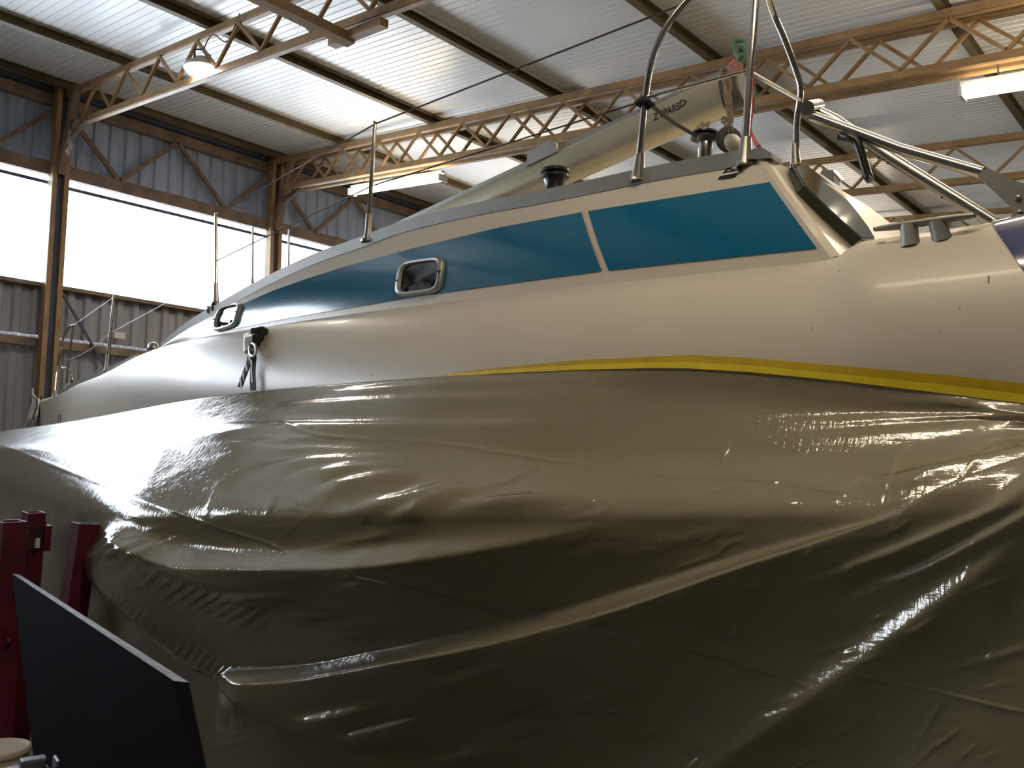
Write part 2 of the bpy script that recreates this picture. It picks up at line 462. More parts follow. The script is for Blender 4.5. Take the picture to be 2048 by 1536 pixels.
tube_lamp(COLX[2], .9, 2.15, 'added unseen fluorescent lamp on the single truss above the boat cockpit')  # unseen lamp added for top-down light on hull and sheet
tube_lamp(COLX[1], .6, 2.15, 'added unseen fluorescent lamp on the truss beside the lamp truss, near the stern')  # added overhead, out of view, to warm and brighten hull and upper sheet
tube_lamp(COLX[4], 10.1, 2.15, 'added unseen fluorescent lamp on the truss behind the coachroof, near the window wall')  # hidden behind the boat, added to brighten the roof sheets
tube_lamp(COLX[5], .93, 2.15, 'added unseen fluorescent lamp two trusses beyond the stern frame')  # out of frame, added to brighten the roof over the stern
tube_lamp(COLX[5], 6.2, 2.15, 'added unseen fluorescent lamp on the truss one bay beyond the stern')  # another added lamp, hidden by the boat
# round high-bay lamp on truss 1
lx, ly, lz = 5.08, 9.36, 6.50
hbz = thing('highbay_lamp', 'round white glowing high-bay lamp hanging on the single truss', 'lamp', (lx, ly, lz))
MB().lathe((lx, ly, lz), [(.03, .13), (.09, .12), (.11, .07), (.20, .03), (.215, -.01), (.205, -.02)], n=28).build('housing', 'fixture', hbz, True)
MB().lathe((lx, ly, lz), [(.19, -.022), (.17, -.055), (.08, -.075), (.005, -.08)], n=28).build('lens', 'highbay', hbz, True)
MB().tube([(lx-.10, ly, lz+.08), (lx-.10, ly, lz+.20), (lx, ly, lz+.24), (lx+.10, ly, lz+.20), (lx+.10, ly, lz+.08)], .012, 8).build('bracket', 'rubber', hbz)
MB().tube(spline([(lx, ly, lz+.22), (lx-.05, ly-.3, lz+.30), (lx, ly-.55, lz+.15), (lx, ly-.8, lz+.40)]), .008, 6).build('cable', 'rubber', hbz)
ld = bpy.data.lights.new('highbay_light', 'AREA'); ld.shape = 'DISK'; ld.size = .36; ld.energy = HIGHBAY_POWER; ld.color = (1, .9, .75)
lo = bpy.data.objects.new('highbay_light', ld); col.objects.link(lo); lo.parent = hbz; lo.location = (0, 0, -.09)

# small wall sign
sg = onX(0, 0, 1)*0
p0 = on_plane(239, 671, (0, 1, 0), YW)
tag(MB().box((p0[0], YW-.01, p0[2]), (.17, .01, .10)).build('wall_notice', 'white'), 'small white notice on the corrugated wall below the window', 'sign')

# ================================================================== THE BOAT
XC = 4.1
railX = curve1([(-1, 2.99), (1.4, 2.95), (3, 2.97), (4.5, 3.08), (5.7, 3.27), (7.1, 3.56), (7.6, 3.68)])
kneeX = curve1([(-.5, 2.86), (.3, 2.83), (1, 2.82), (2.5, 2.84), (4, 2.93), (5.57, 3.15), (7.1, 3.55), (8.4, 3.74), (9.5, 3.93), (10.3, 4.03), (10.95, 4.09)])
sideX = curve1([(-.5, 2.68), (0, 2.60), (1, 2.52), (2, 2.47), (3, 2.50), (4, 2.58), (5, 2.72), (6, 2.92), (7, 3.15), (8, 3.42), (9, 3.68), (10, 3.93), (10.6, 4.05), (10.95, 4.095)])
def zcurve(pix, fx):
    P = [on_plan(x, y, fx) for x, y in pix]
    return curve1(sorted([(p[1], p[2]) for p in P]))
railZ = zcurve([(1540, 318), (1275, 364), (1200, 380), (1078, 404), (942, 429), (880, 443), (819, 458), (771, 474), (737, 487), (640, 521), (540, 566), (432, 624), (370, 660), (312, 702)], railX)
_k = [on_plan(x, y, kneeX) for x, y in [(1679, 519), (1500, 539), (1300, 560), (1000, 593), (693, 631), (500, 660), (400, 677), (312, 703), (210, 748), (150, 772), (112, 792)]]
_kz = sorted([(p[1], p[2]) for p in _k])
_kneeZ = curve1([(-.5, 2.225), (.4, 2.225)]+_kz+[(10.95, _kz[-1][1]-.03)])
def kneeZ(Y):
    t = np.clip((1.05-np.asarray(Y, float))/.10, 0, 1)
    return _kneeZ(Y)+.048*t*t*(3-2*t)
Y0, YCAB0, YCAB1 = .53, 1.06, 7.12

def hull_pt(Y, v):
    """near topside: v 0 deck edge, .5 end of the rounded edge, 1 low on the side"""
    kx, kz, sx = float(kneeX(Y)), float(kneeZ(Y)), float(sideX(Y))
    hr = .46
    if v <= .5:
        a = v/.5*math.pi/2
        e = 1.15
        X = kx-(kx-sx)*(math.sin(a)**e); Z = kz-hr*(1-math.cos(a)**e) if a < math.pi/2 else kz-hr
    else:
        t = (v-.5)/.5
        X = sx+.03*t*t; Z = (kz-hr)*(1-t)+1.35*t
    rake = max(0., (Y-8.5)/2.45)**2
    Yq = Y-rake*.25*max(0, kz-Z)-max(0., 1-(Y-.6)/.9)*.50*min(.6, max(0, kz-Z))
    return np.array([X, Yq, Z])
boat = thing('sailboat', 'cream sailing yacht with broad blue side stripe standing in the shed', 'sailboat', (XC, 5, 0))
Ys = list(np.linspace(Y0, 1.15, 16))+list(np.linspace(1.25, 8.5, 56))+list(np.linspace(8.6, 10.95, 26))
rows = []
for Y in Ys:
    near = [hull_pt(Y, v) for v in np.linspace(0, 1, 27)]
    b = near[-1]; w = XC-b[0]
    bil = [np.array([b[0]+w*(1-math.cos(t)), b[1], 1.35-(.55)*math.sin(t)]) for t in np.linspace(.1, math.pi/2, 12)]
    deck_in = [np.array([XC-(XC-near[0][0])*s, near[0][1], near[0][2]+.03*(1-s)]) for s in (0, .3, .6, .9, .985)]
    half = deck_in+near+bil
    rows.append(half+[np.array([2*XC-p[0], p[1], p[2]]) for p in half[-2:0:-1]])
n = len(rows[0])
hm = MB(); P = np.array(rows); P = np.concatenate([P, P[:, :1]], 1); hm.grid(P)
hm.f.append(tuple(range(0, n)))
hull = hm.build('hull', 'gel', boat, True, 40)
hull.data.materials.append(M['antifoul'])
for pgn in hull.data.polygons:
    if pgn.center[2] < 1.28: pgn.material_index = 1
# keel on timber block
kp = [(-.35, 0), (.0, .05), (.5, .11), (1.0, .10), (1.6, .03), (1.85, 0), (1.6, -.03), (1.0, -.10), (.5, -.11), (0, -.05)]
kl = MB(); kl.add([(XC+b*s, 4.6+a*s2, z) for z, s, s2 in ((.88, 1.1, 1.1), (.14, .9, .9)) for a, b in kp], [tuple(range(10)), tuple(range(10, 20))[::-1]]+[(i, (i+1) % 10, 10+(i+1) % 10, 10+i) for i in range(10)])
kl.build('keel', 'antifoul', boat, True)
tag(MB().box((XC, 5.3, .07), (.5, 1.6, .15)).build('keel_block', 'wood'), 'timber block on the floor under the boat keel', 'block')

# coachroof
ASL = .62       # how far the aft end slopes
def cab_pt(Y, s):
    """near cabin side: s 0 at the roof edge, 1 at the foot"""
    a = np.array([float(railX(Y)), Y, float(railZ(Y))]); b = np.array([float(kneeX(Y)), Y, float(kneeZ(Y))])
    p = a*(1-s)+b*s
    p[0] -= .018*math.sin(math.pi*min(1, max(0, s)))
    return p
def ycab(Y, s):   # the aft edge leans forward at the top
    k = max(0, 1-(Y-YCAB0)/1.2)
    return Y+k*(1-s)*ASL*.48
Ysc = list(np.linspace(YCAB0, YCAB1, 70))
rows = []
for Y in Ysc:
    side = [cab_pt(ycab(Y, s), s) for s in np.linspace(0, 1, 12)][::-1]
    side = [side[0]+np.array([-.004, 0, -.03])]+side
    top = side[-1]
    fade = min(1, (YCAB1-Y)/2.5)
    roof = [np.array([top[0]+(XC-top[0])*t, top[1], top[2]+.10*fade*math.sin(t*math.pi/2)+(.012 if t > 0 else 0)]) for t in (.02, .06, .15, .4, .7, 1.)]
    half = side+roof
    rows.append(half+[np.array([2*XC-p[0], p[1], p[2]]) for p in half[-2::-1]])
cm = MB(); cm.grid(rows); nn = len(rows[0])
# aft bulkhead, slightly recessed and sloping, closes the cabin
cm.f.append(tuple(range(nn)))
cm.build('coachroof', 'gel', boat, True, 30)

# rounded aft corner moulding
edge = [cab_pt(ycab(YCAB0, s), s) for s in np.linspace(0, 1, 12)]
MB().tube([p+np.array([.02, .0, .0]) for p in edge], .028, 10).build('corner_moulding', 'gel', boat, True)

# blue stripes on the cabin side, laid on its surface
def cab_uv(x, y):
    Yg = float(on_plan(x, y, railX)[1])
    return invert(cab_pt, x, y, Yg, .5)
def poly_line(pts):
    xs = [p[0] for p in pts]; ys = [p[1] for p in pts]
    return lambda q: np.interp(q, xs, ys)
def stripe(top, bot, n, name, matname):
    rows = []
    for t in np.linspace(0, 1, n):
        a = top(t); b = bot(t)
        ua, ub = np.array(cab_uv(*a)), np.array(cab_uv(*b))
        rows.append([cab_pt(*(ua*(1-s)+ub*s))+np.array([-.0035, 0, .001]) for s in np.linspace(0, 1, 8)])
    m = MB(); m.grid(rows)
    return m.build(name, matname, boat, True)
def along(pts):
    xs = np.array([p[0] for p in pts], float); ys = np.array([p[1] for p in pts], float)
    L = np.concatenate([[0], np.cumsum(np.hypot(np.diff(xs), np.diff(ys)))]); L /= L[-1]
    return lambda t: (float(np.interp(t, L, xs)), float(np.interp(t, L, ys)))
stripe(along([(431, 634), (455, 620), (488, 607), (546, 582), (605, 561), (693, 533), (839, 494), (1000, 455.5), (1164, 425)]),
       along([(433, 665), (458, 660), (485, 655), (576, 637), (640, 626), (693, 617.5), (839, 593), (1000, 570), (1204, 542.5)]), 60, 'stripe', 'blue')
stripe(along([(1177, 423), (1540, 365)]), along([(1218, 541.5), (1636, 497)]), 24, 'stripe', 'blue')

# portlights
def portlight(c4):
    uv = [np.array(cab_uv(*p)) for p in c4]     # TL TR BR BL
    def S(a, b, d):
        q = (uv[0]*(1-a)+uv[1]*a)*(1-b)+(uv[3]*(1-a)+uv[2]*a)*b
        return cab_pt(*q)+np.array([-d, 0, .2*d])
    def ring(sc, d, nn_=40):
        out = []
        for k in range(nn_):
            an = 2*math.pi*k/nn_; c_, s_ = math.cos(an), math.sin(an)
            e = .42
            out.append(S(.5+.5*sc*math.copysign(abs(c_)**e, c_), .5+.5*sc*(1-(1-sc)*.25)*math.copysign(abs(s_)**e, s_), d))
        return out
    o = bpy.data.objects.new('portlight', None)
    m = MB(); R_ = [ring(1, .0), ring(.985, .020), ring(.93, .028), ring(.84, .026), ring(.80, .012), ring(.78, .0)]
    nn_ = 40; vs_ = sum(R_, []); m.add(vs_, [(i*nn_+k, i*nn_+(k+1) % nn_, (i+1)*nn_+(k+1) % nn_, (i+1)*nn_+k) for i in range(5) for k in range(nn_)])
    fr_ = m.build('portlight', 'alu', boat, True, 50)
    g = MB(); g.add(ring(.82, .010), [tuple(range(nn_))])
    gl = g.build('pane', 'dkglass', boat); gl.parent = fr_; gl.matrix_parent_inverse = Matrix.Identity(4)
    for a, b in ((.0, .55), (1., .45)):
        j = MB(); j.beam(S(a, b, .029), S(.10 if a == 0 else .90, b, .031), .004, .006); q = j.build('joint', 'rubber', boat); q.parent = fr_; q.matrix_parent_inverse = Matrix.Identity(4)
    for a in (.22, .78):
        j = MB(); c = S(a, .78, .012); j.lathe(c, [(.012, 0), (.012, .008), (.004, .012)], (-1, 0, .2), 12); q = j.build('latch', 'rubber', boat); q.parent = fr_; q.matrix_parent_inverse = Matrix.Identity(4)
portlight([(803, 527), (895, 513), (886, 586), (793, 598)])
portlight([(444, 616), (490, 605), (476, 653), (430, 667)])

# toe rail on the coachroof edge
tr = MB(); rws = []
for Y in np.linspace(1.42, 6.95, 80):
    p = cab_pt(Y, 0); h = .050 if Y < 6 else .050-.025*(Y-6)
    rws.append([p+np.array(d) for d in ((-.008, 0, -.012), (-.012, 0, h), (.012, 0, h), (.014, 0, -.01))])
rws = np.array(rws); rws = np.concatenate([rws, rws[:, :1]], 1)
tr.grid(rws); tr.f.append((0, 1, 2, 3)); m_ = len(rws)*5
tr.build('toe_rail', 'rail', boat)
tr = MB(); rws = []
for Y in np.linspace(7.55, 10.2, 30):
    p = hull_pt(Y, 0.02); rws.append([p+np.array(d) for d in ((.0, 0, -.012), (-.004, 0, .045), (.016, 0, .045), (.03, 0, -.01))])
rws = np.array(rws); rws = np.concatenate([rws, rws[:, :1]], 1); tr.grid(rws); tr.f.append((0, 1, 2, 3))
tr.build('toe_rail', 'rail', boat)

# aft cabin window on the sloping end face
pa = [cab_pt(ycab(YCAB0, s), s) for s in (0, 1)]
ax_dn = pa[1]-pa[0]
nrm = np.cross(np.array([1., 0, 0]), ax_dn); nrm /= np.linalg.norm(nrm)
if nrm[1] > 0: nrm = -nrm
d0 = nrm@(pa[0]+nrm*.040)
outl = [(1585, 331), (1598, 328), (1610, 331), (1643, 356), (1680, 387), (1709, 422), (1734, 455), (1747, 477), (1722, 478), (1689, 449), (1655, 418), (1608, 373)]
po = [on_plane(x, y, nrm, d0) for x, y in outl]
w_ = MB(); w_.prism([p-nrm*.05 for p in po], nrm*.056); w_.build('aft_window', 'screen', boat)
c0 = np.mean(po, 0)
w_ = MB(); w_.prism([c0+(p-c0)*1.035-nrm*.004+np.array((-.004, 0, 0)) for p in po], nrm*.006); w_.build('window_gasket', 'rubber', boat)

# blue transom edge
tm = MB(); rws = []
for v in np.linspace(0, .8, 24):
    p = hull_pt(Y0+.02, v); rws.append([p+np.array((-.004, .03, .004)), p+np.array((-.012, -.05, .006)), p+np.array((.0, -.18, -.02)), p+np.array((.12, -.24, -.05))])
tm.grid(rws); tm.build('transom_rim', 'navy', boat, True)
rws = [[np.array((2*XC-p[0], p[1], p[2])) for p in r] for r in rws]
MB().grid(rws, True).build('transom_rim', 'navy', boat, True)
tf = MB(); sec = [hull_pt(Y0, v)+np.array((.10, -.2, -.04)) for v in np.linspace(0, 1, 14)]
tf.add(sec+[np.array((2*XC-p[0], p[1], p[2])) for p in sec[::-1]], [tuple(range(28))]); tf.build('transom', 'gel', boat)

# stanchions: tapered tube in a cast base
def stanchion(base, top, r=.0125):
    base = np.array(base); top = np.array(top)
    o = MB(); d = top-base
    o.tube([base+d*.18, base+d*.6, top], [r*1.0, r*.95, r*.85], 12)
    o.lathe(top, [(r*.85, 0), (r*1.0, .006), (r*.9, .016), (.002, .02)], d, 12)
    ob = o.build('stanchion', 'chrome', boat, True)
    b = MB(); L = np.linalg.norm(d)
    b.lathe(base, [(r*1.9, 0), (r*1.7, .03), (r*1.45, .06), (r*1.4, L*.22)], d, 14)
    b.lathe(base-np.array((0, 0, .012)), [(r*3, 0), (r*3, .012), (r*2, .02)], (0, 0, 1), 14)
    q = b.build('stanchion_base', 'inox', boat, True, 40); q.parent = ob; q.matrix_parent_inverse = Matrix.Identity(4)
    return ob
def rail_at(px, py):
    p = on_plan(px, py, railX); return p
s1b = rail_at(735, 480); s2b = rail_at(432, 606)
s1t = onX(750, 248, s1b[0]+.01); s2t = onX(432, 430, s2b[0]+.01)
s3b = on_plan(212, 741, kneeX); s3t = onX(227, 595, s3b[0]+.02)
stanchion(s1b, s1t); stanchion(s2b, s2t); stanchion(s3b, s3t, .011)
# second slender tube paired with the bow stanchion
MB().tube([s3b+np.array((.03, .02, .02)), s3t+np.array((.01, .01, -.01))], .008, 8).build('stanchion_strut', 'chrome', boat, True)
f1b = onX(505, 585, 4.85); f1t = onX(506, 455, 4.85); stanchion(f1b, f1t, .011)
f2b = onX(577, 560, 5.15); f2t = onX(578, 462, 5.15); stanchion(f2b, f2t, .011)

# bow pulpit
def pt(px, py, X): return onX(px, py, X)
b1 = on_plan(109, 791, kneeX); b2 = on_plan(134, 778, kneeX)
pul = MB()
pul.tube(spline([b1, pt(113, 745, b1[0]+.01), pt(116, 725, b1[0]+.02), pt(126, 680, b1[0]+.03), pt(138, 656, 4.02), pt(147, 650, 4.0)]), .0125, 10)
pul.tube([pt(147, 650, 4.0), pt(137, 718, 4.0), pt(132, 776, 4.0)], .0125, 10)
pul.tube(spline([pt(117, 735, b1[0]+.02), pt(128, 737, 4.05), pt(139, 742, 4.1), pt(144, 752, 4.1), pt(143, 772, 4.1)]), .0125, 10)
pul.tube([pt(116, 735, 4.02), pt(135, 720, 4.0)], .010, 8)
pul.build('pulpit', 'chrome', boat, True)
for b_ in (b1, b2):
    MB().lathe(b_-np.array((0, 0, .02)), [(.03, 0), (.028, .03), (.018, .05), (.018, .08)], (0, 0, 1), 12).build('pulpit_base', 'inox', boat, True, 40)

# lifelines
def line(pts, r, m, sag=0., name='lifeline'):
    pp = []
    for a, b in zip(pts[:-1], pts[1:]):
        for k in range(8):
            t = k/8; p = np.array(a)*(1-t)+np.array(b)*t; p[2] -= sag*4*t*(1-t); pp.append(p)
    pp.append(np.array(pts[-1]))
    return MB().tube(pp, r, 6).build(name, m, boat, True)
hoopF = rail_at(1275, 352); hx = hoopF[0]
hoop_top = onX(1362, 10, hx+.05)
line([hoop_top, s1t, s2t], .0045, 'wire_dark')
line([pt(147, 651, 4.0), s3t], .004, 'wire')
line([pt(137, 719, 4.0), onX(218, 668, s3b[0]+.02)], .004, 'wire', .04)
line([onX(218, 668, s3b[0]+.02), onX(330, 607, s3b[0]-.2)], .003, 'wire', .0)
knot = onX(1284, 203, hx+.02)
line([knot, onX(743, 372, s1b[0]+.005), onX(432, 522, s2b[0]+.005)], .0038, 'wire_dark', .0)

# guard hoop by the cockpit: three legs meeting overhead
legF = spline([hoopF, onX(1284, 260, hx), onX(1290, 200, hx), onX(1303, 125, hx), onX(1330, 58, hx+.02), onX(1375, 0, hx+.06), onX(1435, -45, hx+.10), onX(1510, -70, hx+.14)], 6)
postb = rail_at(1488, 322); px_ = postb[0]
post = [postb, onX(1500, 140, px_+.03), onX(1513, 0, px_+.06), onX(1518, -70, px_+.10)]
farb = onX(1591, 330, 3.45)
legR = spline([farb, onX(1594, 240, 3.45), onX(1601, 180, 3.42), onX(1592, 140, 3.40), onX(1570, 80, 3.36), onX(1545, 20, 3.30), onX(1518, -66, px_+.12)], 6)
hp = MB(); hp.tube(legF, .0135, 12); ob = hp.build('guard_hoop', 'chrome', boat, True)
for pp in (post, legR):
    h2 = MB(); h2.tube(pp, .0145 if pp is post else .0135, 12); h2.build('guard_leg', 'chrome', boat, True)
h2 = MB(); h2.tube([onX(1292, 195, hx), onX(1494, 142, px_+.02)], .007, 8); h2.build('guard_bar', 'inox', boat, True)
h2 = MB(); h2.tube([onX(1504, 146, px_+.02), onX(1600, 200, 3.42)], .007, 8); h2.build('guard_bar', 'inox', boat, True)
for b_, d_, r_ in ((hoopF, legF[3]-hoopF, .024), (postb, post[1]-postb, .026), (farb+np.array((0, 0, .0)), np.array((0, 0, 1.)), .020)):
    h2 = MB(); h2.lathe(b_-np.array((0, 0, .02)), [(r_*1.25, 0), (r_, .05), (r_*.8, .11)], d_, 16); h2.lathe(b_-np.array((0, 0, .025)), [(r_*1.6, 0), (r_*1.6, .010), (r_*1.2, .02)], (0, 0, 1), 4); h2.build('guard_socket', 'inox', boat, True, 40)
# aft end fitting of the toe rail
e0 = onX(1520, 300, 2.95)
MB().prism([onX(1493, 318, 2.93), onX(1543, 316, 2.93), onX(1543, 306, 2.93), onX(1520, 293, 2.93), onX(1500, 300, 2.93)], (.09, 0, 0)).build('rail_end', 'alu', boat)

# sticker under the post
def cab_patch(c4, name, m, off=.004):
    uv = [np.array(cab_uv(*p)) for p in c4]
    rws = [[cab_pt(*((uv[0]*(1-a)+uv[1]*a)*(1-b)+(uv[3]*(1-a)+uv[2]*a)*b))+np.array((-off, 0, .001)) for b in (0, .5, 1)] for a in (0, .33, .66, 1)]
    return MB().grid(rws).build(name, m, boat)
cab_patch([(1454, 337), (1490, 330), (1480, 342), (1445, 349)], 'sticker', 'sticker')
cab_patch([(1443, 349.5), (1480, 342.5), (1477, 346), (1441, 353)], 'sticker_band', 'print')
cab_patch([(1441, 353), (1477, 346), (1470, 355), (1436, 360)], 'sticker', 'sticker')
cab_patch([(1467, 336), (1473, 334.8), (1471, 338), (1465, 339.2)], 'sticker_mark', 'print', .006)
cab_patch([(1457, 342), (1463, 341), (1462, 343), (1456, 344)], 'sticker_mark', 'print', .006)
cab_patch([(1472, 339), (1478, 338), (1477, 340), (1471, 341)], 'sticker_mark', 'print', .006)

# winch on the coachroof behind the rail
def winch(c, s=1., name='winch'):
    o = MB(); o.lathe(c, [(.075*s, 0), (.075*s, .012*s), (.052*s, .03*s), (.048*s, .07*s), (.055*s, .095*s), (.068*s, .10*s), (.068*s, .112*s), (.058*s, .115*s), (.058*s, .122*s), (.07*s, .126*s), (.07*s, .140*s), (.03*s, .145*s)], (0, 0, 1), 28)
    return o.build(name, 'black', boat, True, 30)
wc = onX(1110, 381, 3.2); winch(wc-np.array((0, 0, .04)), 1.0)
# small round lamp at the foredeck step
bl = on_plan(306, 702, railX)
MB().lathe(bl+np.array((0, 0, -.02)), [(.03, 0), (.045, .02), (.05, .05), (.04, .08), (.02, .095), (.003, .10)], (0, 0, 1), 16).build('deck_light', 'inox', boat, True)
# stay fittings near the forward stanchion
for px, py in ((420, 620), (428, 615)):
    q = rail_at(px, py); MB().lathe(q-np.array((0, 0, .02)), [(.02, 0), (.02, .03), (.012, .035), (.012, .05)], (-.3, 0, 1), 10).build('deck_fitting', 'inox', boat, True)

# mooring cleat on the side deck
def hull_uv0(x, y):
    Yg = float(on_plan(x, y, sideX)[1]); return invert(hull_pt, x, y, Yg, .15)
feet = [hull_pt(*hull_uv0(1820, 486)), hull_pt(*hull_uv0(1884, 474))]
cX = (feet[0][0]+feet[1][0])/2
ca = onX(1748, 459, cX); cb = onX(1950, 431, cX)
cl_ = MB(); cd = cb-ca
sec = []
for t in np.linspace(0, 1, 17):
    w = .021*(1-abs(2*t-1)**4*.55); h = .011*(1-abs(2*t-1)**3*.4); c = ca+cd*t
    sec.append([c+np.array((w*math.cos(a), 0, h*math.sin(a))) for a in np.linspace(0, 2*math.pi, 13)])
cl_.grid(sec); cl_.f.append(tuple(range(12)))
cleat = cl_.build('cleat', 'castalu', boat, True, 60)
for t, foot in ((.36, feet[0]), (.64, feet[1])):
    c = ca+cd*t; foot = foot+np.array((.004, 0, -.012))
    q = MB(); q.tube([foot, foot*.6+c*.4, c], [.029, .026, .025], 14); ob = q.build('cleat_leg', 'castalu', boat, True, 50); ob.parent = cleat; ob.matrix_parent_inverse = Matrix.Identity(4)
    q = MB(); q.lathe(c+np.array((-.0, 0, -.0105)), [(.009, 0), (.009, -.003)], (0, 0, 1), 10); ob = q.build('bolt_hole', 'rubber', boat); ob.parent = cleat; ob.matrix_parent_inverse = Matrix.Identity(4)

# folded stern frame: two tubes pinned together, plate and black handle
sf = MB(); hinge = onX(1632, 222, 3.0)
armA = [onX(1625, 232, 3.0), onX(1800, 298, 2.97), onX(1965, 346, 2.95)]
sf.tube(armA, .019, 14); arm = sf.build('frame_arm', 'chrome', boat, True)
plate = [onX(x, y, 2.93) for x, y in ((1955, 352), (1966, 338), (2060, 372), (2075, 440), (2040, 432))]
MB().prism(plate, (.03, 0, 0)).build('frame_plate', 'alu', boat)
for x, y in ((2037, 397), (2040, 426)):
    MB().lathe(onX(x, y, 2.93), [(.009, 0), (.008, .006), (.003, .008)], (-1, 0, 0), 10).build('plate_bolt', 'chrome', boat, True)
sf = MB(); sf.tube([onX(1612, 212, 3.06), onX(1670, 240, 3.06), onX(1780, 315, 3.06), onX(1880, 378, 3.06), onX(1990, 447, 3.06)], .021, 14); sf.build('frame_arm', 'inox', boat, True)
MB().tube([onX(1614, 216, 2.97), onX(1636, 212, 3.10)], .026, 14).build('frame_hinge', 'inox', boat, True)
hd = MB(); hd.tube(spline([onX(1685, 271, 2.98), onX(1700, 275, 2.97), onX(1712, 283, 2.97), onX(1720, 300, 2.97), onX(1735, 350, 2.97), onX(1742, 360, 2.97)], 5), .0155, 12); hd.build('frame_handle', 'black', boat, True)
hd = MB(); hd.tube([onX(1680, 270, 3.0), onX(1722, 280, 3.0)], .018, 10); hd.build('handle_clip', 'black', boat, True)
for x, y in ((1757, 316), (1768, 320), (1776, 326), (1884, 395)):
    MB().lathe(onX(x, y, 3.04), [(.004, 0), (.003, .004)], (-1, 0, 0), 8).build('frame_rivet', 'rubber', boat)
# small cabin-top lamp / plate behind the aft window, hatch hinge on the far edge
hb_ = onX(1668, 360, 3.35)
MB().prism([onX(x, y, 3.35) for x, y in ((1640, 347), (1645, 338), (1668, 341), (1668, 365))], (.06, 0, 0)).build('hatch_stop', 'alu', boat)
MB().tube([onX(1668, 343, 3.35), onX(1676, 352, 3.35), onX(1684, 362, 3.35)], .008, 8).build('hatch_catch', 'chrome', boat, True)
for x, y in ((1787, 436), (1797, 440), (1826, 444)):
    MB().tube([onX(x, y+8, 3.9), onX(x, y, 3.9), onX(x+10, y+3, 3.9)], .006, 6).build('hinge_pin', 'chrome', boat, True)
# bow registration strokes and scratches
def hull_uv(x, y):
    Yg = float(on_plan(x, y, sideX)[1]); return invert(hull_pt, x, y, Yg, .5)
def hull_patch(c4, name, m, off=.003):
    uv = [np.array(hull_uv(*p)) for p in c4]
    rws = [[hull_pt(*((uv[0]*(1-a)+uv[1]*a)*(1-b)+(uv[3]*(1-a)+uv[2]*a)*b))+np.array((-off, 0, .001)) for b in (0, .5, 1)] for a in (0, .5, 1)]
    return MB().grid(rws).build(name, m, boat)
for x in (117, 121.5):
    hull_patch([(x-1, 829), (x+1, 828), (x+1, 849), (x-1, 850)], 'registration_mark', 'ink')
for x in (139, 143, 146):
    hull_patch([(x-.7, 843), (x+.7, 843), (x+.7, 846), (x-.7, 846)], 'registration_mark', 'ink')
hull_patch([(1976, 552), (1979, 552), (1978, 567), (1976, 566)], 'gelcoat_chip', 'ink', .002)
for x, y in ((1920, 619), (1881, 665), (1678, 543), (744, 751), (1625, 657)):
    hull_patch([(x-1.2, y-1.2), (x+1.2, y-1.2), (x+1.2, y+1.2), (x-1.2, y+1.2)], 'gelcoat_chip', 'ink', .002)

# ================================================================== MAST LYING ON DECK
MX = 4.0
ma = onX(1452, 188, MX); mb_ = onX(890, 440, MX)
dirm = (mb_-ma)/np.linalg.norm(mb_-ma)
mend = ma+dirm*5.2
mast = thing('mast', 'anodised aluminium mast lying along the coachroof, black maker lettering', 'mast', ma)
du = np.cross(dirm, np.array((1., 0, 0))); du /= np.linalg.norm(du)
if du[2] < 0: du = -du
dr = np.cross(du, dirm)           # sideways
if dr[0] > 0: dr = -dr            # toward the camera side
A_, B_ = .116, .075
def msec(c, k=1.): return [c+du*A_*k*math.sin(t)*(1.0)+dr*B_*k*math.cos(t) for t in np.linspace(0, 2*math.pi, 33)]
mm = MB(); mm.grid([msec(ma+dirm*s) for s in np.linspace(0, 5.2, 12)]); mm.build('mast_tube', 'mast', mast, True)
mm = MB(); mm.grid([msec(ma-dirm*.10, .002), msec(ma-dirm*.10, .86), msec(ma-dirm*.09, .92), msec(ma+dirm*.02, .92)]); mm.build('end_plug', 'mast_dark', mast)
mm = MB(); mm.grid([msec(mend, .002), msec(mend, 1.0)]); mm.build('end_cap', 'mast_dark', mast)
tk = MB(); tk.beam(ma+du*.104+dr*.012, mend+du*.104+dr*.012, .05, .03, du); tk.build('sail_track', 'alu', mast)
tk = MB(); tk.beam(ma+du*.085+dr*.045, mend+du*.085+dr*.045, .010, .012, du); tk.build('track_lip', 'alu', mast)
cw = MB()
cpos = ma+dirm*1.18
rr = [[cpos+dirm*q+du*A_*1.03*math.sin(t)+dr*B_*1.04*math.cos(t) for t in np.linspace(-1.3, 1.7, 18)] for q in (-.004, .004)]
MB().grid(rr).build('clamp_band', 'alu', mast)
MB().prism([cpos+dirm*a+du*b+dr*.05 for a, b in ((-.12, .07), (.12, .07), (.10, .15), (-.06, .17), (-.12, .13))], dr*.02).build('mast_bracket', 'alu', mast)
for q in (1.0, 2.02):
    c = ma+dirm*(q if q < 2 else 2.05)-du*.05+dr*.055
    MB().lathe(c, [(.012, 0), (.010, .008), (.003, .010)], dr, 10).build('rivet', 'steel_brown', mast, True)
for q in (.55, .16):
    c = ma+dirm*q-du*.10
    MB().tube(spline([c+dirm*.03, c-du*.025+dirm*.02, c-du*.03, c-du*.02-dirm*.02, c-dirm*.03]), .006, 8).build('eye', 'inox', mast, True)
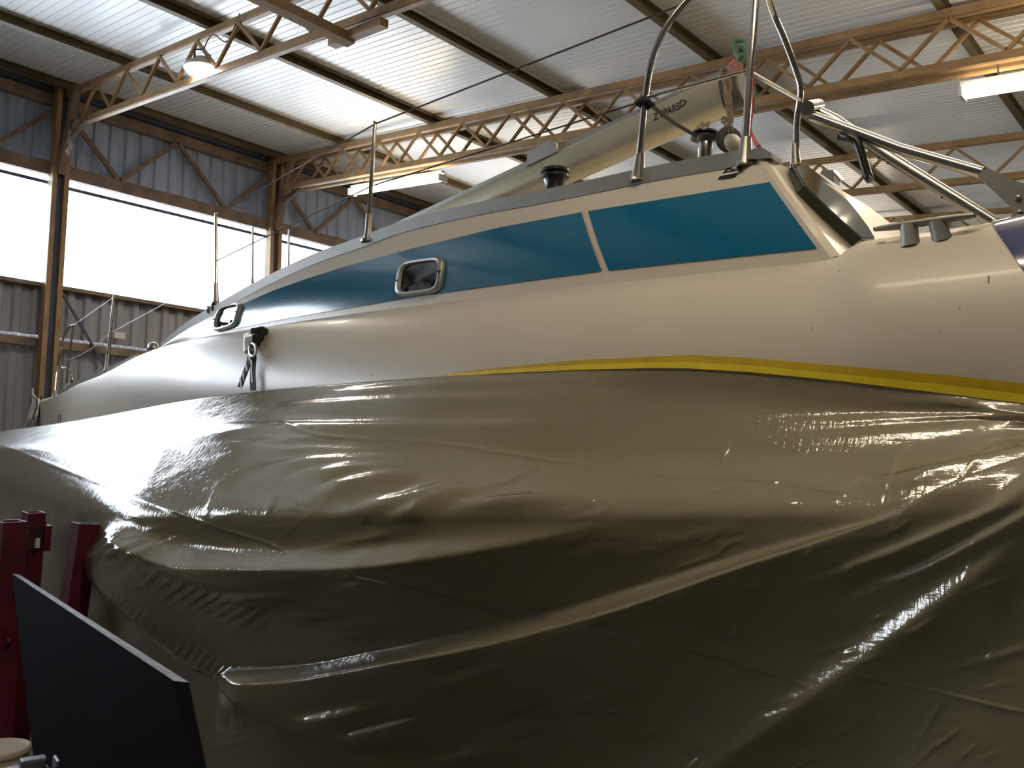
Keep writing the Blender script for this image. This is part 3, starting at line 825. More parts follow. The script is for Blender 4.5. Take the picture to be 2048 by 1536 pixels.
# lettering
cu = bpy.data.curves.new('lettering', 'FONT'); cu.body = 'Z SPARS'; cu.size = .058; cu.extrude = .0006; cu.offset = .0008
to = bpy.data.objects.new('lettering_tmp', cu); col.objects.link(to)
dg = bpy.context.evaluated_depsgraph_get(); tme = bpy.data.meshes.new_from_object(to.evaluated_get(dg)); bpy.data.objects.remove(to)
c0 = onX(1311, 268, MX-B_-.004)
s0 = ((c0-ma)@dirm)
wx = [v.co.x for v in tme.vertices]; Wt = max(wx)
p_end = onX(1376, 236, MX-B_-.004)
span = np.linalg.norm((p_end-c0)@dirm)*.80
for v in tme.vertices:
    xx = v.co.x*span/Wt; yy = v.co.y-.012
    t = math.asin(max(-1, min(1, yy/A_)))
    q = ma+dirm*(s0-xx)+du*(A_*math.sin(t))*1.01+dr*(B_*math.cos(t)+.002+v.co.z)
    v.co = Vector(q)
link('lettering', tme, 'ink', mast)
ar = [(span*1.04, -.004), (span*1.04, .030), (span*1.13, .030), (span*1.27, .013), (span*1.13, -.004)]
def onm(xx, yy, e=.003):
    t = math.asin(yy/A_); return ma+dirm*(s0-xx)+du*A_*math.sin(t)*1.01+dr*(B_*math.cos(t)+e)
aw = MB()
for i in range(5):
    a, b = ar[i], ar[(i+1) % 5]; aw.beam(onm(*a), onm(*b), .006, .002, dr)
aw.build('logo_arrow', 'ink', mast)

# ropes at the mast end
def rope_thing(name, label, pts, r, m, n=6, parent=None):
    o = MB().tube(spline(pts, 8), r, 8).build(name, m, parent, True)
    return tag(o, label, 'rope') if parent is None else o
def q(px, py, X=3.93): return onX(px, py, X)
rb = thing('rope_bundle', 'tan halyard rope bundle lashed round the mast end', 'rope', q(1460, 200))
rope_thing('strand', '', [q(1447, 150), q(1452, 175), q(1461, 200), q(1459, 230), q(1463, 262), q(1478, 290), q(1482, 306)], .012, 'rope_tan', parent=rb)
rope_thing('strand', '', [q(1455, 145), q(1462, 170), q(1457, 205), q(1464, 235), q(1458, 262), q(1468, 288), q(1476, 300)], .011, 'rope_tan', parent=rb)
rope_thing('strand', '', [q(1462, 150), q(1450, 180), q(1455, 215), q(1461, 250), q(1472, 275), q(1470, 296), q(1484, 302)], .010, 'rope_tan', parent=rb)
rope_thing('strand', '', [q(1443, 150), q(1446, 138), q(1456, 136), q(1462, 148), q(1452, 158), q(1443, 150)], .012, 'rope_tan', parent=rb)
for i in range(3):
    a = i*.7
    rope_thing('lashing', '', [q(1448+4*math.cos(t+a)+i*5, 240+6*math.sin(t+a)+i*7, 3.92) for t in np.linspace(0, 6, 8)], .006, 'rope_tan', parent=rb)
gr = [q(1478+9*math.cos(t)-3*math.sin(2*t), 98+18*math.sin(t), 3.9+.01*t) for t in np.linspace(.6, 5.8, 9)]
rope_thing('green_rope', 'green rope looped on top of the mast end', gr+[q(1478, 125), q(1488, 120), q(1490, 100), q(1480, 92), q(1474, 112), q(1480, 128)], .012, 'rope_green')
rope_thing('pink_rope', 'faded pink and red rope knotted on the mast end', [q(1462, 130), q(1470, 124), q(1480, 128), q(1476, 140), q(1463, 142), q(1461, 132), q(1472, 133), q(1480, 140), q(1468, 146)], .016, 'rope_pink')
rope_thing('dark_red_rope', 'dark red rope coil behind the pink knot', [q(1458, 132, 3.97), q(1463, 122, 3.97), q(1473, 121, 3.97), q(1478, 128, 3.97), q(1466, 130, 3.97)], .014, 'rope_red')
rope_thing('red_line', 'bright red line running down to the rail end behind the post', [q(1509, 140, 3.6), q(1506, 200, 3.6), q(1500, 255, 3.55), q(1506, 275, 3.5), q(1518, 294, 3.1)], .0085, 'rope_red')
rope_thing('green_tail', 'thin pale green rope tail hanging by the post', [q(1509, 175, 3.6), q(1508, 205, 3.6), q(1512, 222, 3.6), q(1508, 223, 3.6)], .006, 'rope_green')

# chromed winch block hanging below the mast, with black arm and sheave
bk = thing('snatch_block', 'chrome and black turning block hanging by shackle below the mast', 'block', q(1412, 300, 3.75))
BX = 3.75
bc = q(1408, 312, BX); bt = q(1410, 275, BX)
MB().lathe(bc-np.array((0, 0, .06)), [(.034, 0), (.036, .08), (.036, .12), (.030, .15), (.02, .165)], bt-bc, 24).build('drum', 'chrome', bk, True)
MB().lathe(bt, [(.055, -.012), (.070, -.008), (.070, .002), (.05, .006), (.05, .012), (.066, .016), (.064, .026), (.04, .03), (.02, .04)], bt-bc, 24).build('head', 'black', bk, True, 30)
arm_ = MB(); arm_.tube([q(1412, 276, BX), q(1432, 273, BX), q(1450, 267, BX), q(1466, 264, BX)], [.022, .020, .018, .019], 12); arm_.build('arm', 'black', bk, True)
for i in range(5):
    c = q(1441+i*4.2, 269.5-i*.9, BX-.021); MB().box(c, (.004, .005, .035)).build('arm_slot', 'alu', bk)
wc = q(1458, 280, BX)
axw = np.array((-.55, -.8, .1))
MB().lathe(wc-axw*.02, [(.02, 0), (.062, .002), (.066, .008), (.055, .018), (.066, .030), (.062, .038), (.02, .042)], axw, 26).build('sheave', 'rubber', bk, True, 40)
wc2 = q(1468, 284, BX-.02)
MB().lathe(wc2-axw*.02, [(.02, 0), (.045, .002), (.048, .012), (.02, .02)], axw, 22).build('cheek', 'alu', bk, True, 40)
sh = MB(); sh.tube(spline([q(1404, 246, BX+.1), q(1406, 256, BX+.05), q(1411, 268, BX), q(1415, 256, BX+.05), q(1417, 245, BX+.1)]), .008, 8); sh.build('shackle', 'inox', bk, True)
MB().tube([q(1412, 262, BX), q(1410, 274, BX)], .010, 8).build('swivel', 'inox', bk, True)
# black lashing from the hoop
bl_ = thing('black_lashing', 'black rope knotted round the hoop, stretched to the turning block', 'rope', knot)
rope_thing('line', '', [onX(1302, 210, hx), onX(1345, 243, 3.3), q(1392, 272, 3.70)], .009, 'rope_black', parent=bl_)
for i in range(4):
    c = onX(1282+i*5, 203+i*1.5, hx)
    pts = [c+np.array((math.cos(t)*.022, math.sin(t)*.022, .010*math.sin(t*1.7+i))) for t in np.linspace(0, 6.6, 9)]
    rope_thing('knot_turn', '', pts, .008, 'rope_black', parent=bl_)

# ================================================================== PLASTIC SHEET
folds = [  # polyline in the photo, crest height (m), px reach above, px reach below, taper left, taper right
    ([(186, 1044), (250, 1078), (330, 1112), (430, 1126), (600, 1130), (760, 1123), (900, 1106), (1050, 1085), (1180, 1060), (1262, 1036)], .080, 18, 62, 0.08, .5),
    ([(440, 1338), (520, 1350), (640, 1344), (800, 1313), (950, 1283), (1100, 1247), (1300, 1190), (1500, 1128), (1750, 1060), (2048, 980), (2350, 895)], .085, 8, 120, .05, .0),
    ([(192, 1062), (200, 1135), (250, 1197), (310, 1252), (400, 1322), (450, 1347), (620, 1447), (800, 1537), (1000, 1650)], .055, 70, 8, .05, .0),
    ([(1150, 1720), (1420, 1536), (1560, 1440), (1700, 1345), (1850, 1240), (2048, 1105), (2350, 900)], .034, 40, 70, .0, .0),
    ([(1480, 1215), (1750, 1130), (2048, 1035), (2350, 930)], .024, 10, 15, .6, 0),
    ([(1600, 1245), (1850, 1150), (2048, 1070), (2350, 960)], .024, 9, 15, .6, 0),
    ([(1690, 972), (1800, 962), (1950, 935), (2048, 915), (2350, 850)], .030, 10, 26, .3, 0),
    ([(1500, 882), (1800, 868), (2048, 856), (2350, 845)], .012, 10, 12, .7, 0),
    ([(1450, 850), (1800, 840), (2048, 835), (2350, 828)], .012, 9, 12, .7, 0),
    ([(1700, 800), (1900, 805), (2048, 820), (2350, 815)], .010, 8, 10, .6, 0),
    ([(1800, 786), (1950, 795), (2100, 812)], .008, 6, 8, .5, 0),
    ([(540, 796), (700, 783), (900, 765), (1300, 752)], .010, 9, 12, .3, .8),
    ([(420, 830), (600, 818), (900, 800), (1250, 790)], .014, 10, 14, .3, .8),
    ([(280, 858), (420, 857), (640, 857), (900, 852), (1250, 848)], .014, 8, 16, .3, .8),
    ([(300, 882), (420, 878), (520, 870), (700, 866)], .012, 8, 12, .4, .6),
    ([(330, 905), (480, 896), (620, 884), (760, 878)], .012, 8, 13, .4, .6),
    ([(345, 934), (470, 918), (640, 905), (820, 902)], .013, 9, 14, .4, .6),
    ([(425, 956), (540, 940), (680, 925), (860, 915)], .013, 9, 14, .4, .6),
    ([(520, 976), (600, 962), (720, 942), (880, 930)], .014, 9, 14, .4, .6),
    ([(570, 1000), (660, 982), (790, 955), (900, 940)], .014, 9, 14, .4, .5),
    ([(640, 1036), (760, 1012), (860, 985), (975, 935)], .011, 11, 16, .4, .4),
    ([(740, 1052), (830, 1022), (900, 990), (1000, 968)], .010, 10, 14, .4, .5),
    ([(870, 1035), (960, 1012), (1100, 1000), (1250, 985)], .015, 10, 14, .4, .6),
    ([(300, 1105), (420, 1140), (520, 1160), (640, 1165)], .016, 14, 14, .4, .6),
    ([(420, 1190), (480, 1192), (560, 1185), (640, 1178)], .016, 10, 12, .5, .5),
    ([(540, 1232), (600, 1232), (700, 1218), (760, 1205)], .010, 9, 10, .5, .5),
    ([(620, 1270), (720, 1265), (830, 1250)], .008, 9, 10, .5, .5),
    ([(620, 1430), (680, 1418), (760, 1400), (840, 1378)], .016, 8, 14, .2, .6),
    ([(690, 1465), (760, 1450), (850, 1430), (960, 1405)], .016, 8, 14, .2, .6),
    ([(760, 1385), (860, 1365), (1000, 1330), (1150, 1290)], .012, 12, 16, .5, .6),
    ([(900, 1470), (1000, 1445), (1100, 1410), (1250, 1375)], .012, 12, 18, .5, .6),
    ([(820, 1530), (950, 1500), (1100, 1465), (1250, 1440)], .014, 14, 20, .4, .6),
    ([(1150, 1330), (1250, 1360), (1350, 1400)], .008, 14, 18, .5, .6),
]
creases = [
    [(-200, 820), (-60, 866), (0, 889), (120, 936), (300, 1004), (430, 1053), (520, 1081), (620, 1116)],
    [(700, 1122), (760, 1140), (850, 1177), (1000, 1228), (1065, 1247)],
    [(1180, 1236), (1350, 1287), (1480, 1326), (1625, 1368)],
    [(1695, 1341), (1850, 1376), (2010, 1416), (2300, 1480)],
    [(470, 828), (560, 850), (640, 876), (850, 884), (1000, 905), (1150, 928), (1300, 950), (1540, 962), (1660, 983), (1770, 1005)],
    [(84, 1094), (145, 1107)],
]
# lateral position X of the hanging sheet at photo columns (px) and heights (py)
colx = [-150, 0, 190, 400, 800, 1200, 1600, 2048, 2400]
rowy = [900, 1040, 1250, 1600, 1900]
tabX = [[2.75, 2.64, 2.58, 2.53, 2.47, 2.46, 2.47, 2.50, 2.52],
        [2.55, 2.30, 2.15, 2.10, 2.20, 2.34, 2.40, 2.42, 2.42],
        [2.50, 2.18, 1.81, 1.84, 1.97, 2.13, 2.22, 2.22, 2.20],
        [2.48, 2.16, 1.82, 1.90, 2.03, 2.18, 2.22, 2.17, 2.12],
        [2.46, 2.15, 1.84, 1.94, 2.11, 2.25, 2.26, 2.16, 2.08],
        [2.46, 2.15, 1.84, 1.94, 2.11, 2.25, 2.24, 2.12, 2.04]]
tape_lo = poly_line([(880, 753), (1000, 746), (1150, 739), (1300, 735.5), (1380, 736), (1500, 743), (1700, 763), (1900, 787), (2048, 806), (2300, 842)])
tape_hi = poly_line([(880, 751), (940, 742), (1000, 735), (1150, 721), (1300, 713.5), (1372, 711), (1500, 717), (1700, 734.5), (1900, 752), (2048, 768), (2300, 800)])
crest = curve1([(-600, 910), (-200, 884), (0, 862), (120, 845), (250, 823), (400, 797), (530, 781), (700, 766), (880, 753), (940, 749.5)])
XS0 = -150
xs = np.arange(XS0, 2330, 3.0)
yt = np.where(xs < 900, crest(xs), np.where(xs > 980, tape_lo(xs), 0))
w = np.clip((xs-900)/80, 0, 1); mid = (xs >= 900) & (xs <= 980)
yt[mid] = (crest(xs)*(1-w)+tape_lo(xs)*w)[mid]
NR = 300
rr_ = np.linspace(0, 1, NR)
PX = np.repeat(xs[:, None], NR, 1); PY = yt[:, None]+(1640-yt[:, None])*rr_[None]
def pchip(x, y, q):
    h = np.diff(x); dl = np.diff(y)/h; m = np.zeros(len(x))
    for i in range(1, len(x)-1):
        if dl[i-1]*dl[i] > 0:
            w1, w2 = 2*h[i]+h[i-1], h[i]+2*h[i-1]; m[i] = (w1+w2)/(w1/dl[i-1]+w2/dl[i])
    m[0], m[-1] = dl[0], dl[-1]
    i = np.clip(np.searchsorted(x, q)-1, 0, len(x)-2); t = np.clip((q-x[i])/h[i], 0, 1)
    return (2*t**3-3*t**2+1)*y[i]+(t**3-2*t**2+t)*h[i]*m[i]+(-2*t**3+3*t**2)*y[i+1]+(t**3-t**2)*h[i]*m[i+1]
tabf = [curve1(list(zip(colx, r))) for r in tabX]
hx_s = np.arange(880, 2341, 60)
hull_top = curve1([(x, hull_pt(*hull_uv(x, float(tape_lo(x))))[0]-.007) for x in hx_s])
hull_low = curve1([(x, hull_pt(*hull_uv(x, float(tape_lo(x))+45))[0]-.012) for x in hx_s])
XX = np.empty(PX.shape)
for i, x in enumerate(xs):
    top = float(tabf[0](x)); ys_ = [yt[i]]; xv = [top]
    if x > 860:
        k = min(1, (x-860)/120.); xv[0] = top*(1-k)+float(hull_top(x))*k
    if x > 1150:
        k = min(1, (x-1150)/150.); mid0 = xv[0]+(float(tabf[1](x))-xv[0])*.30
        ys_.append(yt[i]+45); xv.append(mid0*(1-k)+float(hull_low(x))*k)
    ys_ += rowy; xv += [float(g(x)) for g in tabf[1:]]
    XX[i] = pchip(np.array(ys_, float), np.array(xv), PY[i])
# a light smoothing along the sheet
for _ in range(60):
    XX[1:-1] = .25*XX[:-2]+.5*XX[1:-1]+.25*XX[2:]
dx, dy = (PX-1024)/FPX, (768-PY)/FPX
RAY = CF+CR*dx[..., None]+CU*dy[..., None]
SP = CP+RAY*((XX-CP[0])/RAY[..., 0])[..., None]
# fold relief along the sheet normal
def polydist(px, py, pts):
    best = np.full(px.shape, 1e9); sgn = np.zeros(px.shape); tt = np.zeros(px.shape)
    P_ = np.array(pts, float); L = np.concatenate([[0], np.cumsum(np.hypot(*np.diff(P_, axis=0).T))]); tot = L[-1]
    for i in range(len(P_)-1):
        a, b = P_[i], P_[i+1]; d = b-a; l2 = d@d
        t = np.clip(((px-a[0])*d[0]+(py-a[1])*d[1])/l2, 0, 1)
        ex, ey = px-a[0]-t*d[0], py-a[1]-t*d[1]
        r = np.hypot(ex, ey); m_ = r < best
        best = np.where(m_, r, best); cr = d[0]*ey-d[1]*ex
        sgn = np.where(m_, np.sign(cr), sgn); tt = np.where(m_, (L[i]+t*math.sqrt(l2))/tot, tt)
    return best, sgn, tt
disp = np.zeros(PX.shape)
def smooth_poly(pts): return [tuple(p) for p in spline([np.array(p, float) for p in pts], 5)]
for pts, amp, ua, da, tl, trr in folds:
    sp_ = smooth_poly(pts); a = np.array(sp_); mg = 5*max(ua, da)
    i0, i1 = np.searchsorted(xs, a[:, 0].min()-mg), np.searchsorted(xs, a[:, 0].max()+mg)
    if i1 <= i0: continue
    s_ = slice(i0, i1)
    d, sg, t = polydist(PX[s_], PY[s_], sp_)
    reach = np.where(sg > 0, da, ua)
    d = np.sqrt(d*d+16)-4
    if amp < .0185: amp *= 1.6
    prof = np.exp(-(d/reach)**1.4)
    tap = np.minimum(np.clip(t/tl, 0, 1) if tl > 0 else 1, np.clip((1-t)/trr, 0, 1) if trr > 0 else 1)
    tap = tap*tap*(3-2*tap) if not np.isscalar(tap) else tap
    endf = 1.0
    disp[s_] += amp*prof*tap
for pts in creases:
    sp_ = smooth_poly(pts); a = np.array(sp_)
    i0, i1 = np.searchsorted(xs, a[:, 0].min()-20), np.searchsorted(xs, a[:, 0].max()+20)
    s_ = slice(i0, i1); d, sg, t = polydist(PX[s_], PY[s_], sp_)
    tap = np.clip(np.minimum(t, 1-t)*12, 0, 1)
    disp[s_] += .0032*np.exp(-(d/2.8)**2)*tap
# gathers along the hem and below the post fold, and broad random slack
rs = np.random.RandomState(3)
def ripple(pts, halfw, amp, wl, ang):
    d, sg, t = polydist(PX, PY, pts)
    u = PX*math.cos(ang)+PY*math.sin(ang)
    ph = 2.4*np.sin(u/57.+PY/73.)+1.5*np.sin(PY/41.-u/71.)
    return amp*np.exp(-(d/halfw)**2)*np.sin(2*math.pi*u/wl+ph)
disp += ripple([(215, 1085), (300, 1130), (430, 1200), (520, 1240)], 24, .0065, 21, .9)
disp += ripple([(330, 1265), (460, 1335)], 18, .005, 15, .5)
disp += ripple([(250, 1190), (330, 1262)], 14, .004, 13, .6)
for i in range(230):
    big = i < 10
    cx, cy = rs.uniform(230, 2000), rs.uniform(900, 1530); ang = -.38*(cx/2000)-.1+rs.uniform(-.25, .25) if big or rs.rand() < .7 else rs.uniform(-1.3, -.7); l_ = rs.uniform(40, 130) if big else rs.uniform(14, 50)
    s_ = slice(max(0, int((cx-XS0-l_*3)/3)), int((cx-XS0+l_*3)/3))
    u = (PX[s_]-cx)*math.cos(ang)+(PY[s_]-cy)*math.sin(ang); v = -(PX[s_]-cx)*math.sin(ang)+(PY[s_]-cy)*math.cos(ang)
    disp[s_] += (rs.uniform(.003, .006) if big else rs.uniform(.001, .003))*np.exp(-(u/l_)**2-(v/(rs.uniform(9, 16) if big else rs.uniform(4, 7)))**2)
topfade = np.clip((PY-yt[:, None])/22, 0, 1)
disp *= topfade
gu = np.gradient(SP, axis=0); gv = np.gradient(SP, axis=1)
N_ = np.cross(gu, gv); N_ /= np.linalg.norm(N_, axis=-1, keepdims=True)
fl_ = (N_*(CP-SP)).sum(-1) < 0
N_[fl_] *= -1
SP = SP+N_*disp[..., None]
# lower skirt down to the floor, and the strip running back to the hull behind the crest
low = []
last = SP[:, -1]
for k in range(1, 26):
    t = k/25
    p = last.copy(); p[:, 2] = last[:, 2]*(1-t)+.004*t
    p[:, 0] += -.10*t*t+.02*np.sin(last[:, 1]*9+k*.2)*t
    low.append(p)
back = []
hy = SP[:, 0, 1]; zt = SP[:, 0, 2]
hx_ = sideX(hy)+.02
for k in range(1, 7):
    t = k/6; p = SP[:, 0].copy(); p[:, 0] = SP[:, 0, 0]*(1-t)+np.maximum(hx_, SP[:, 0, 0])*t
    p[:, 2] = zt-.02*t-.05*t*(xs < 950)
    back.append(p)
tot = np.concatenate([np.stack(back[::-1], 1), SP, np.stack(low, 1)], 1)
na, nb = tot.shape[:2]
me = bpy.data.meshes.new('plastic_sheet')
me.vertices.add(na*nb); me.vertices.foreach_set('co', tot.reshape(-1).astype(np.float32))
idx = np.arange(na*nb).reshape(na, nb)
qd = np.stack([idx[:-1, :-1], idx[:-1, 1:], idx[1:, 1:], idx[1:, :-1]], -1).reshape(-1, 4)
nq = len(qd)
me.loops.add(nq*4); me.loops.foreach_set('vertex_index', qd.reshape(-1).astype(np.int32))
me.polygons.add(nq); me.polygons.foreach_set('loop_start', (np.arange(nq)*4).astype(np.int32)); me.polygons.foreach_set('loop_total', np.full(nq, 4, np.int32))
me.polygons.foreach_set('use_smooth', np.ones(nq, bool))
me.update(); me.validate()
# sheet material: thin, half clear, glossy film with fine creases
fm = bpy.data.materials.new('clear_plastic_film'); fm.use_nodes = True
nt = fm.node_tree; nt.nodes.clear()
out = nt.nodes.new('ShaderNodeOutputMaterial')
pb = nt.nodes.new('ShaderNodeBsdfPrincipled'); pb.inputs['Base Color'].default_value = (.345, .30, .18, 1)
pb.inputs['Roughness'].default_value = .13; pb.inputs['Specular IOR Level'].default_value = .9
tl_ = nt.nodes.new('ShaderNodeBsdfTranslucent'); tl_.inputs[0].default_value = (.40, .40, .35, 1)
tp_ = nt.nodes.new('ShaderNodeBsdfTransparent'); tp_.inputs[0].default_value = (.9, .88, .80, 1)
gl_ = nt.nodes.new('ShaderNodeBsdfGlossy'); gl_.inputs['Roughness'].default_value = .12
m1 = nt.nodes.new('ShaderNodeMixShader'); m1.inputs[0].default_value = .25
m2 = nt.nodes.new('ShaderNodeMixShader'); m2.inputs[0].default_value = .07
lw = nt.nodes.new('ShaderNodeFresnel'); lw.inputs[0].default_value = 1.55
m3 = nt.nodes.new('ShaderNodeMixShader')
tc = nt.nodes.new('ShaderNodeTexCoord')
def nz(scale, stretch, det=3, rot=(0, 0, 0)):
    mp = nt.nodes.new('ShaderNodeMapping'); mp.inputs['Scale'].default_value = stretch; mp.inputs['Rotation'].default_value = rot
    n_ = nt.nodes.new('ShaderNodeTexNoise'); n_.inputs['Scale'].default_value = scale; n_.inputs['Detail'].default_value = det
    nt.links.new(tc.outputs['Object'], mp.inputs[0]); nt.links.new(mp.outputs[0], n_.inputs['Vector']); return n_
n1 = nz(7, (1.2, .7, 3.4), 5, (.35, 0, 0)); n2 = nz(34, (1, 2.4, .5), 3, (.45, 0, 0))
ad = nt.nodes.new('ShaderNodeMath'); ad.operation = 'MULTIPLY_ADD'; ad.inputs[1].default_value = .35
nt.links.new(n2.outputs['Fac'], ad.inputs[0]); nt.links.new(n1.outputs['Fac'], ad.inputs[2])
bp = nt.nodes.new('ShaderNodeBump'); bp.inputs['Strength'].default_value = .24; bp.inputs['Distance'].default_value = .015
nt.links.new(ad.outputs[0], bp.inputs['Height'])
for nd in (pb, gl_, lw): nt.links.new(bp.outputs[0], nd.inputs['Normal'])
nt.links.new(pb.outputs[0], m1.inputs[1]); nt.links.new(tl_.outputs[0], m1.inputs[2])
nt.links.new(m1.outputs[0], m2.inputs[1]); nt.links.new(tp_.outputs[0], m2.inputs[2])
nt.links.new(lw.outputs[0], m3.inputs[0]); nt.links.new(m2.outputs[0], m3.inputs[1]); nt.links.new(gl_.outputs[0], m3.inputs[2])
nt.links.new(m3.outputs[0], out.inputs[0])
M['film'] = fm
sheet = link('plastic_sheet', me, 'film')
tag(sheet, 'wrinkled clear plastic sheeting taped to the hull and hanging in folds', 'plastic sheet')

far_shade_sheet = sheet.copy(); col.objects.link(far_shade_sheet); far_shade_sheet.scale = (-1, 1, 1); far_shade_sheet.location = (2*XC, 0, 0)  # unseen mirrored copy added to block light under the hull
tag(far_shade_sheet, 'added unseen plastic sheeting on the far side, keeping the space under the hull dark', 'plastic sheet')

# yellow masking tape on the hull
tape = thing('masking_tape', 'yellow masking tape line holding the plastic sheet to the hull', 'tape', hull_pt(*hull_uv(1500, 725)))
def tape_strip(hi, lo, x0, x1, m, off):
    rws = []
    for x in np.arange(x0, x1+1, 12):
        ua, ub = np.array(hull_uv(x, float(hi(x)))), np.array(hull_uv(x, float(lo(x))))
        rws.append([hull_pt(*(ua*(1-s)+ub*s))+np.array((-off, 0, 0)) for s in (0, .33, .66, 1)])
    MB().grid(rws).build('tape_strip', m, tape, True)
midt = lambda x: float(tape_hi(x))*.42+float(tape_lo(x))*.58
tape_strip(tape_hi, midt, 884, 1376, 'tape1', .004)
tape_strip(lambda x: float(tape_hi(x))-1, midt, 1370, 2296, 'tape1', .0055)
tape_strip(lambda x: midt(x)-1, lambda x: float(tape_lo(x))+1.5, 900, 2296, 'tape2', .012)

# ================================================================== WEBBING STRAPS HANGING ON THE HULL
hs = lambda x, y, off=.03: hull_pt(*hull_uv(x, y))+np.array((-off, 0, 0))
st = thing('strap_set', 'dark webbing straps with shackle hanging on the hull below the stripe', 'strap', hs(522, 690))
MB().lathe(hs(530, 668, .0), [(.035, 0), (.038, .03), (.028, .05), (.01, .055)], (-1, 0, .15), 16).build('hull_eye', 'black', st, True, 40)
kb = MB()
kb.box(hs(530, 672, .05), (.05, .07, .08), .3); kb.box(hs(524, 684, .05), (.05, .08, .07), -.2); kb.build('buckle', 'black', st, bevel=.01)
MB().tube(spline([hs(515, 672, .05), hs(517, 682, .06), hs(514, 694, .05), hs(515, 706, .05)]), [.03]*25, 10, flat=.5).build('white_rag', 'white', st, True)
pts = [hs(525+7*math.cos(t), 703+13*math.sin(t), .06) for t in np.linspace(0, 2*math.pi, 17)]
MB().tube(pts, .008, 8).build('carabiner', 'inox', st, True)
def strap(pix, w, name='webbing'):
    rws = []
    for x, y, off in pix:
        c = hs(x, y, off); rws.append([c+np.array((0, w/2, 0)), c+np.array((-.004, w/2, 0)), c+np.array((-.004, -w/2, 0)), c+np.array((0, -w/2, 0)), c+np.array((0, w/2, 0))])
    return MB().grid(rws).build(name, 'strap', st)
strap([(519, 705, .05), (512, 725, .04), (503, 750, .04), (494, 775, .04)], .05)
strap([(518, 715, .03), (516, 740, .03), (516, 760, .03), (517, 782, .03)], .05)
for x, y, o_ in ((514, 720, .046), (508, 738, .046), (502, 754, .046), (497, 768, .046), (515, 732, .036), (515, 746, .036), (516, 760, .036)):
    c = hs(x, y, o_); MB().beam(c+np.array((0, -.008, -.03)), c+np.array((0, .008, .03)), .014, .003, (1, 0, 0)).build('stitching', 'alu', st)

# white cover at the stem
wc_ = thing('bow_cover', 'white film hanging behind the stem beside the wall column', 'cover', onX(70, 850, 4.3))
rws = []
for y_, xl, xr in ((780, 64, 66), (792, 64, 68), (800, 65, 84), (815, 62, 90), (835, 56, 93), (860, 50, 95), (900, 40, 97)):
    rws.append([onX(xl+(xr-xl)*t, y_+4*math.sin(t*7+y_), 4.18+.10*math.sin(t*5+y_*.05)) for t in np.linspace(0, 1, 14)])
o = MB().grid(rws).build('film_drape', 'whitefilm', wc_, True, 60)
sm = o.modifiers.new('thickness', 'SOLIDIFY'); sm.thickness = .006
MB().tube(spline([onX(83, 792, 4.12), onX(80, 815, 4.10), onX(77, 840, 4.10), onX(78, 865, 4.10)]), .012, 8).build('black_cord', 'rubber', wc_, True)

# ================================================================== RED STANDS
def stand(label, base, top, w, bracket=False):
    base = np.array(base, float); top = np.array(top, float)
    s = thing('boat_stand', label, 'stand', base, 'red boat stands')
    d = (top-base)/np.linalg.norm(top-base); r = np.cross(d, np.array((0, 1., 0))); r /= np.linalg.norm(r); f_ = np.cross(r, d)
    def rect(c, a): return [c+r*sx*a+f_*sy*a for sx, sy in ((-1, -1), (1, -1), (1, 1), (-1, 1))]
    m = MB(); h = w/2
    A1 = rect(base, h)+rect(top, h)+rect(top, h*.84)+rect(top-d*.25, h*.84)
    m.add(A1, [(i, (i+1) % 4, 4+(i+1) % 4, 4+i) for i in range(4)]+[(4+i, 4+(i+1) % 4, 8+(i+1) % 4, 8+i) for i in range(4)]+[(8+i, 8+(i+1) % 4, 12+(i+1) % 4, 12+i) for i in range(4)]+[(3, 2, 1, 0)])
    m.build('post', 'red', s)
    MB().add(rect(top-d*.06, h*.83), [(0, 1, 2, 3)]).build('tube_bore', 'red_in', s)
    MB().beam(base+np.array((-.12, 0, .03)), base+np.array((.25, 0, .03)), .09, .06).build('foot', 'red', s)
    MB().lathe(top-d*.06-r*h-np.array((.0, 0, 0)), [(.014, 0), (.014, .02), (.006, .024)], -r, 8).build('pin', 'red', s)
    MB().lathe(top-d*.55-f_*h, [(.016, 0), (.016, .02), (.008, .03)], -f_, 8).build('pin', 'red', s)
    if bracket:
        c = top-d*.13
        m = MB()
        for sx, sy in ((-1, 0), (1, 0), (0, -1), (0, 1)):
            a = c+(r*sx+f_*sy)*(h+.012)
            if sy == -1: continue
            m.prism([a+(f_ if sx else r)*k1*(h+.02)+d*k2*.065 for k1, k2 in ((-1, -1), (1, -1), (1, 1), (-1, 1))], (r*sx+f_*sy)*.014)
        a = c-f_*(h+.012)
        for k1 in (-1, 1):
            m.prism([a+r*(k1*(h+.02)+dd)+d*k2*.065 for dd, k2 in ((0, -1), (-k1*.028, -1), (-k1*.028, 1), (0, 1))], -f_*.014)
        m.build('sleeve', 'red', s)
        MB().add([a-f_*.002+r*k1*h*.7+d*k2*.05 for k1, k2 in ((-1, -1), (1, -1), (1, 1), (-1, 1))], [(0, 1, 2, 3)]).build('sleeve_window', 'red_in', s)
        MB().box(a-f_*.012-d*.02, (.02, .02, .05)).build('tag', 'white', s)
    return s
tA = at_depth(22, 1042, 4.15); tB = at_depth(68, 1024, 4.5); tC = at_depth(171, 1046, 3.92)
def ground(t, px, py, dep):
    b = at_depth(px, py, dep); k = (t[2]-0)/(t[2]-b[2]); g = t+(b-t)*k; g[2] = 0; return g
stand('red square-tube boat stand the black board leans against', ground(tA, 5, 1300, 4.12), tA, .105)
stand('red boat stand with welded sleeve and slot near its top', ground(tB, 48, 1300, 4.48), tB, .085, True)
stand('red square-tube boat stand the plastic sheet is caught on', ground(tC, 147, 1215, 3.88), tC, .092)

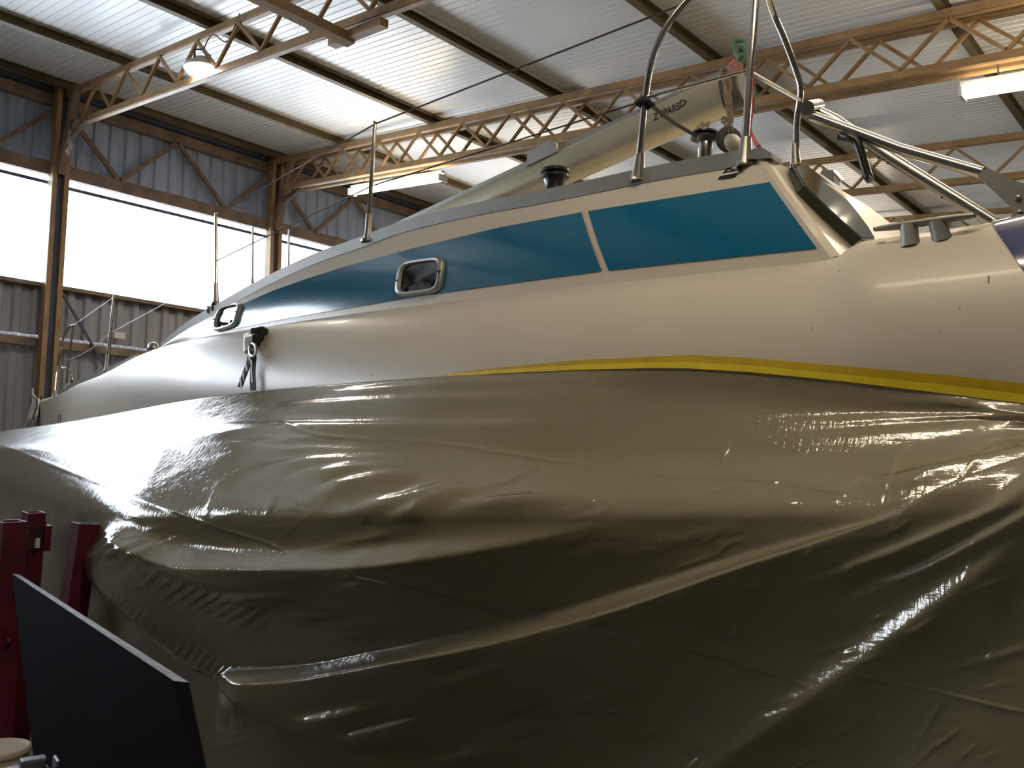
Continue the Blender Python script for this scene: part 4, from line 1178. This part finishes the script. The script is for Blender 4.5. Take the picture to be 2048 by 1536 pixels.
# ================================================================== BLACK BOARD
TL = at_depth(24, 1148, 3.85); TR = at_depth(348, 1364, 1.74)
hz_ = TR-TL; hz_ /= np.linalg.norm(hz_)
back_dir = np.cross(hz_, np.array((0, 0, 1.))); back_dir /= np.linalg.norm(back_dir)
if back_dir@CF < 0: back_dir = -back_dir
down = np.array((0, 0, -1.))-back_dir*.22
nrm = np.cross(hz_, down); nrm /= np.linalg.norm(nrm)
if nrm@(CP-TL) < 0: nrm = -nrm
def bp_(x, y): return on_plane(x, y, nrm, nrm@TL)
def to_floor(a, b):
    k = a[2]/(a[2]-b[2]); return a+(b-a)*k
BL = to_floor(TL, bp_(66, 1510)); BR = to_floor(TR, bp_(381, 1540))
bd = thing('board', 'black film-faced plywood board leaning against the red stands', 'board', (BL+BR)/2)
th = .030
BL[2] = max(BL[2], .0); BR[2] = max(BR[2], 0)
MB().prism([TL, TR, BR, BL], -nrm*th).build('panel', 'board', bd)
eo = np.array((0, 0, .0012))
MB().prism([TL+eo, TR+eo, TR+eo-nrm*th, TL+eo-nrm*th], (0, 0, .001)).build('top_edge', 'board_edge', bd)

# ================================================================== BUCKET AND CRATE
bc = onZ(-17, 1490, .40)
bu = thing('bucket', 'cream plastic bucket with lid standing by the red stands', 'bucket', (bc[0], bc[1], 0))
c = np.array((bc[0], bc[1], 0))
MB().lathe(c, [(.118, 0), (.124, .01), (.140, .30), (.150, .305), (.150, .33), (.142, .335), (.143, .365)], (0, 0, 1), 40).build('pail', 'bucket', bu, True, 30)
MB().lathe(c+np.array((0, 0, .36)), [(.150, 0), (.155, .008), (.155, .022), (.148, .03), (.138, .027), (.132, .022), (.002, .022)], (0, 0, 1), 40).build('lid', 'bucket', bu, True, 30)
MB().tube(spline([c+np.array((.15*math.cos(t), .15*math.sin(t), .315-.14*math.sin((t+2.2)/2.9*math.pi))) for t in np.linspace(-2.2, .7, 9)]), .004, 6).build('handle', 'wire', bu, True)
ck = at_depth(122, 1527, 2.35)
cr = thing('tool_crate', 'blue-grey plastic tool crate in front of the black board', 'crate', (ck[0], ck[1], 0))
yw_ = math.atan2(hz_[1], hz_[0]); H = ck[2]
cx, cy = ck[0], ck[1]
MB().box((cx, cy, H/2-.02), (.30, .20, H-.04), yw_).build('body', 'crate', cr, bevel=.012)
MB().box((cx, cy, H-.045), (.32, .22, .035), yw_).build('rim', 'crate', cr, bevel=.006)
for k_ in (-1, 1):
    MB().box((cx+k_*.10*math.cos(yw_), cy+k_*.10*math.sin(yw_), H-.015), (.05, .17, .03), yw_).build('latch', 'crate', cr, bevel=.006)
MB().box((cx, cy, H-.02), (.10, .06, .02), yw_).build('handle_recess', 'rubber', cr)
MB().box((cx+.05*math.cos(yw_), cy+.05*math.sin(yw_), H+.005), (.07, .05, .05), yw_).build('catch', 'crate', cr, bevel=.006)
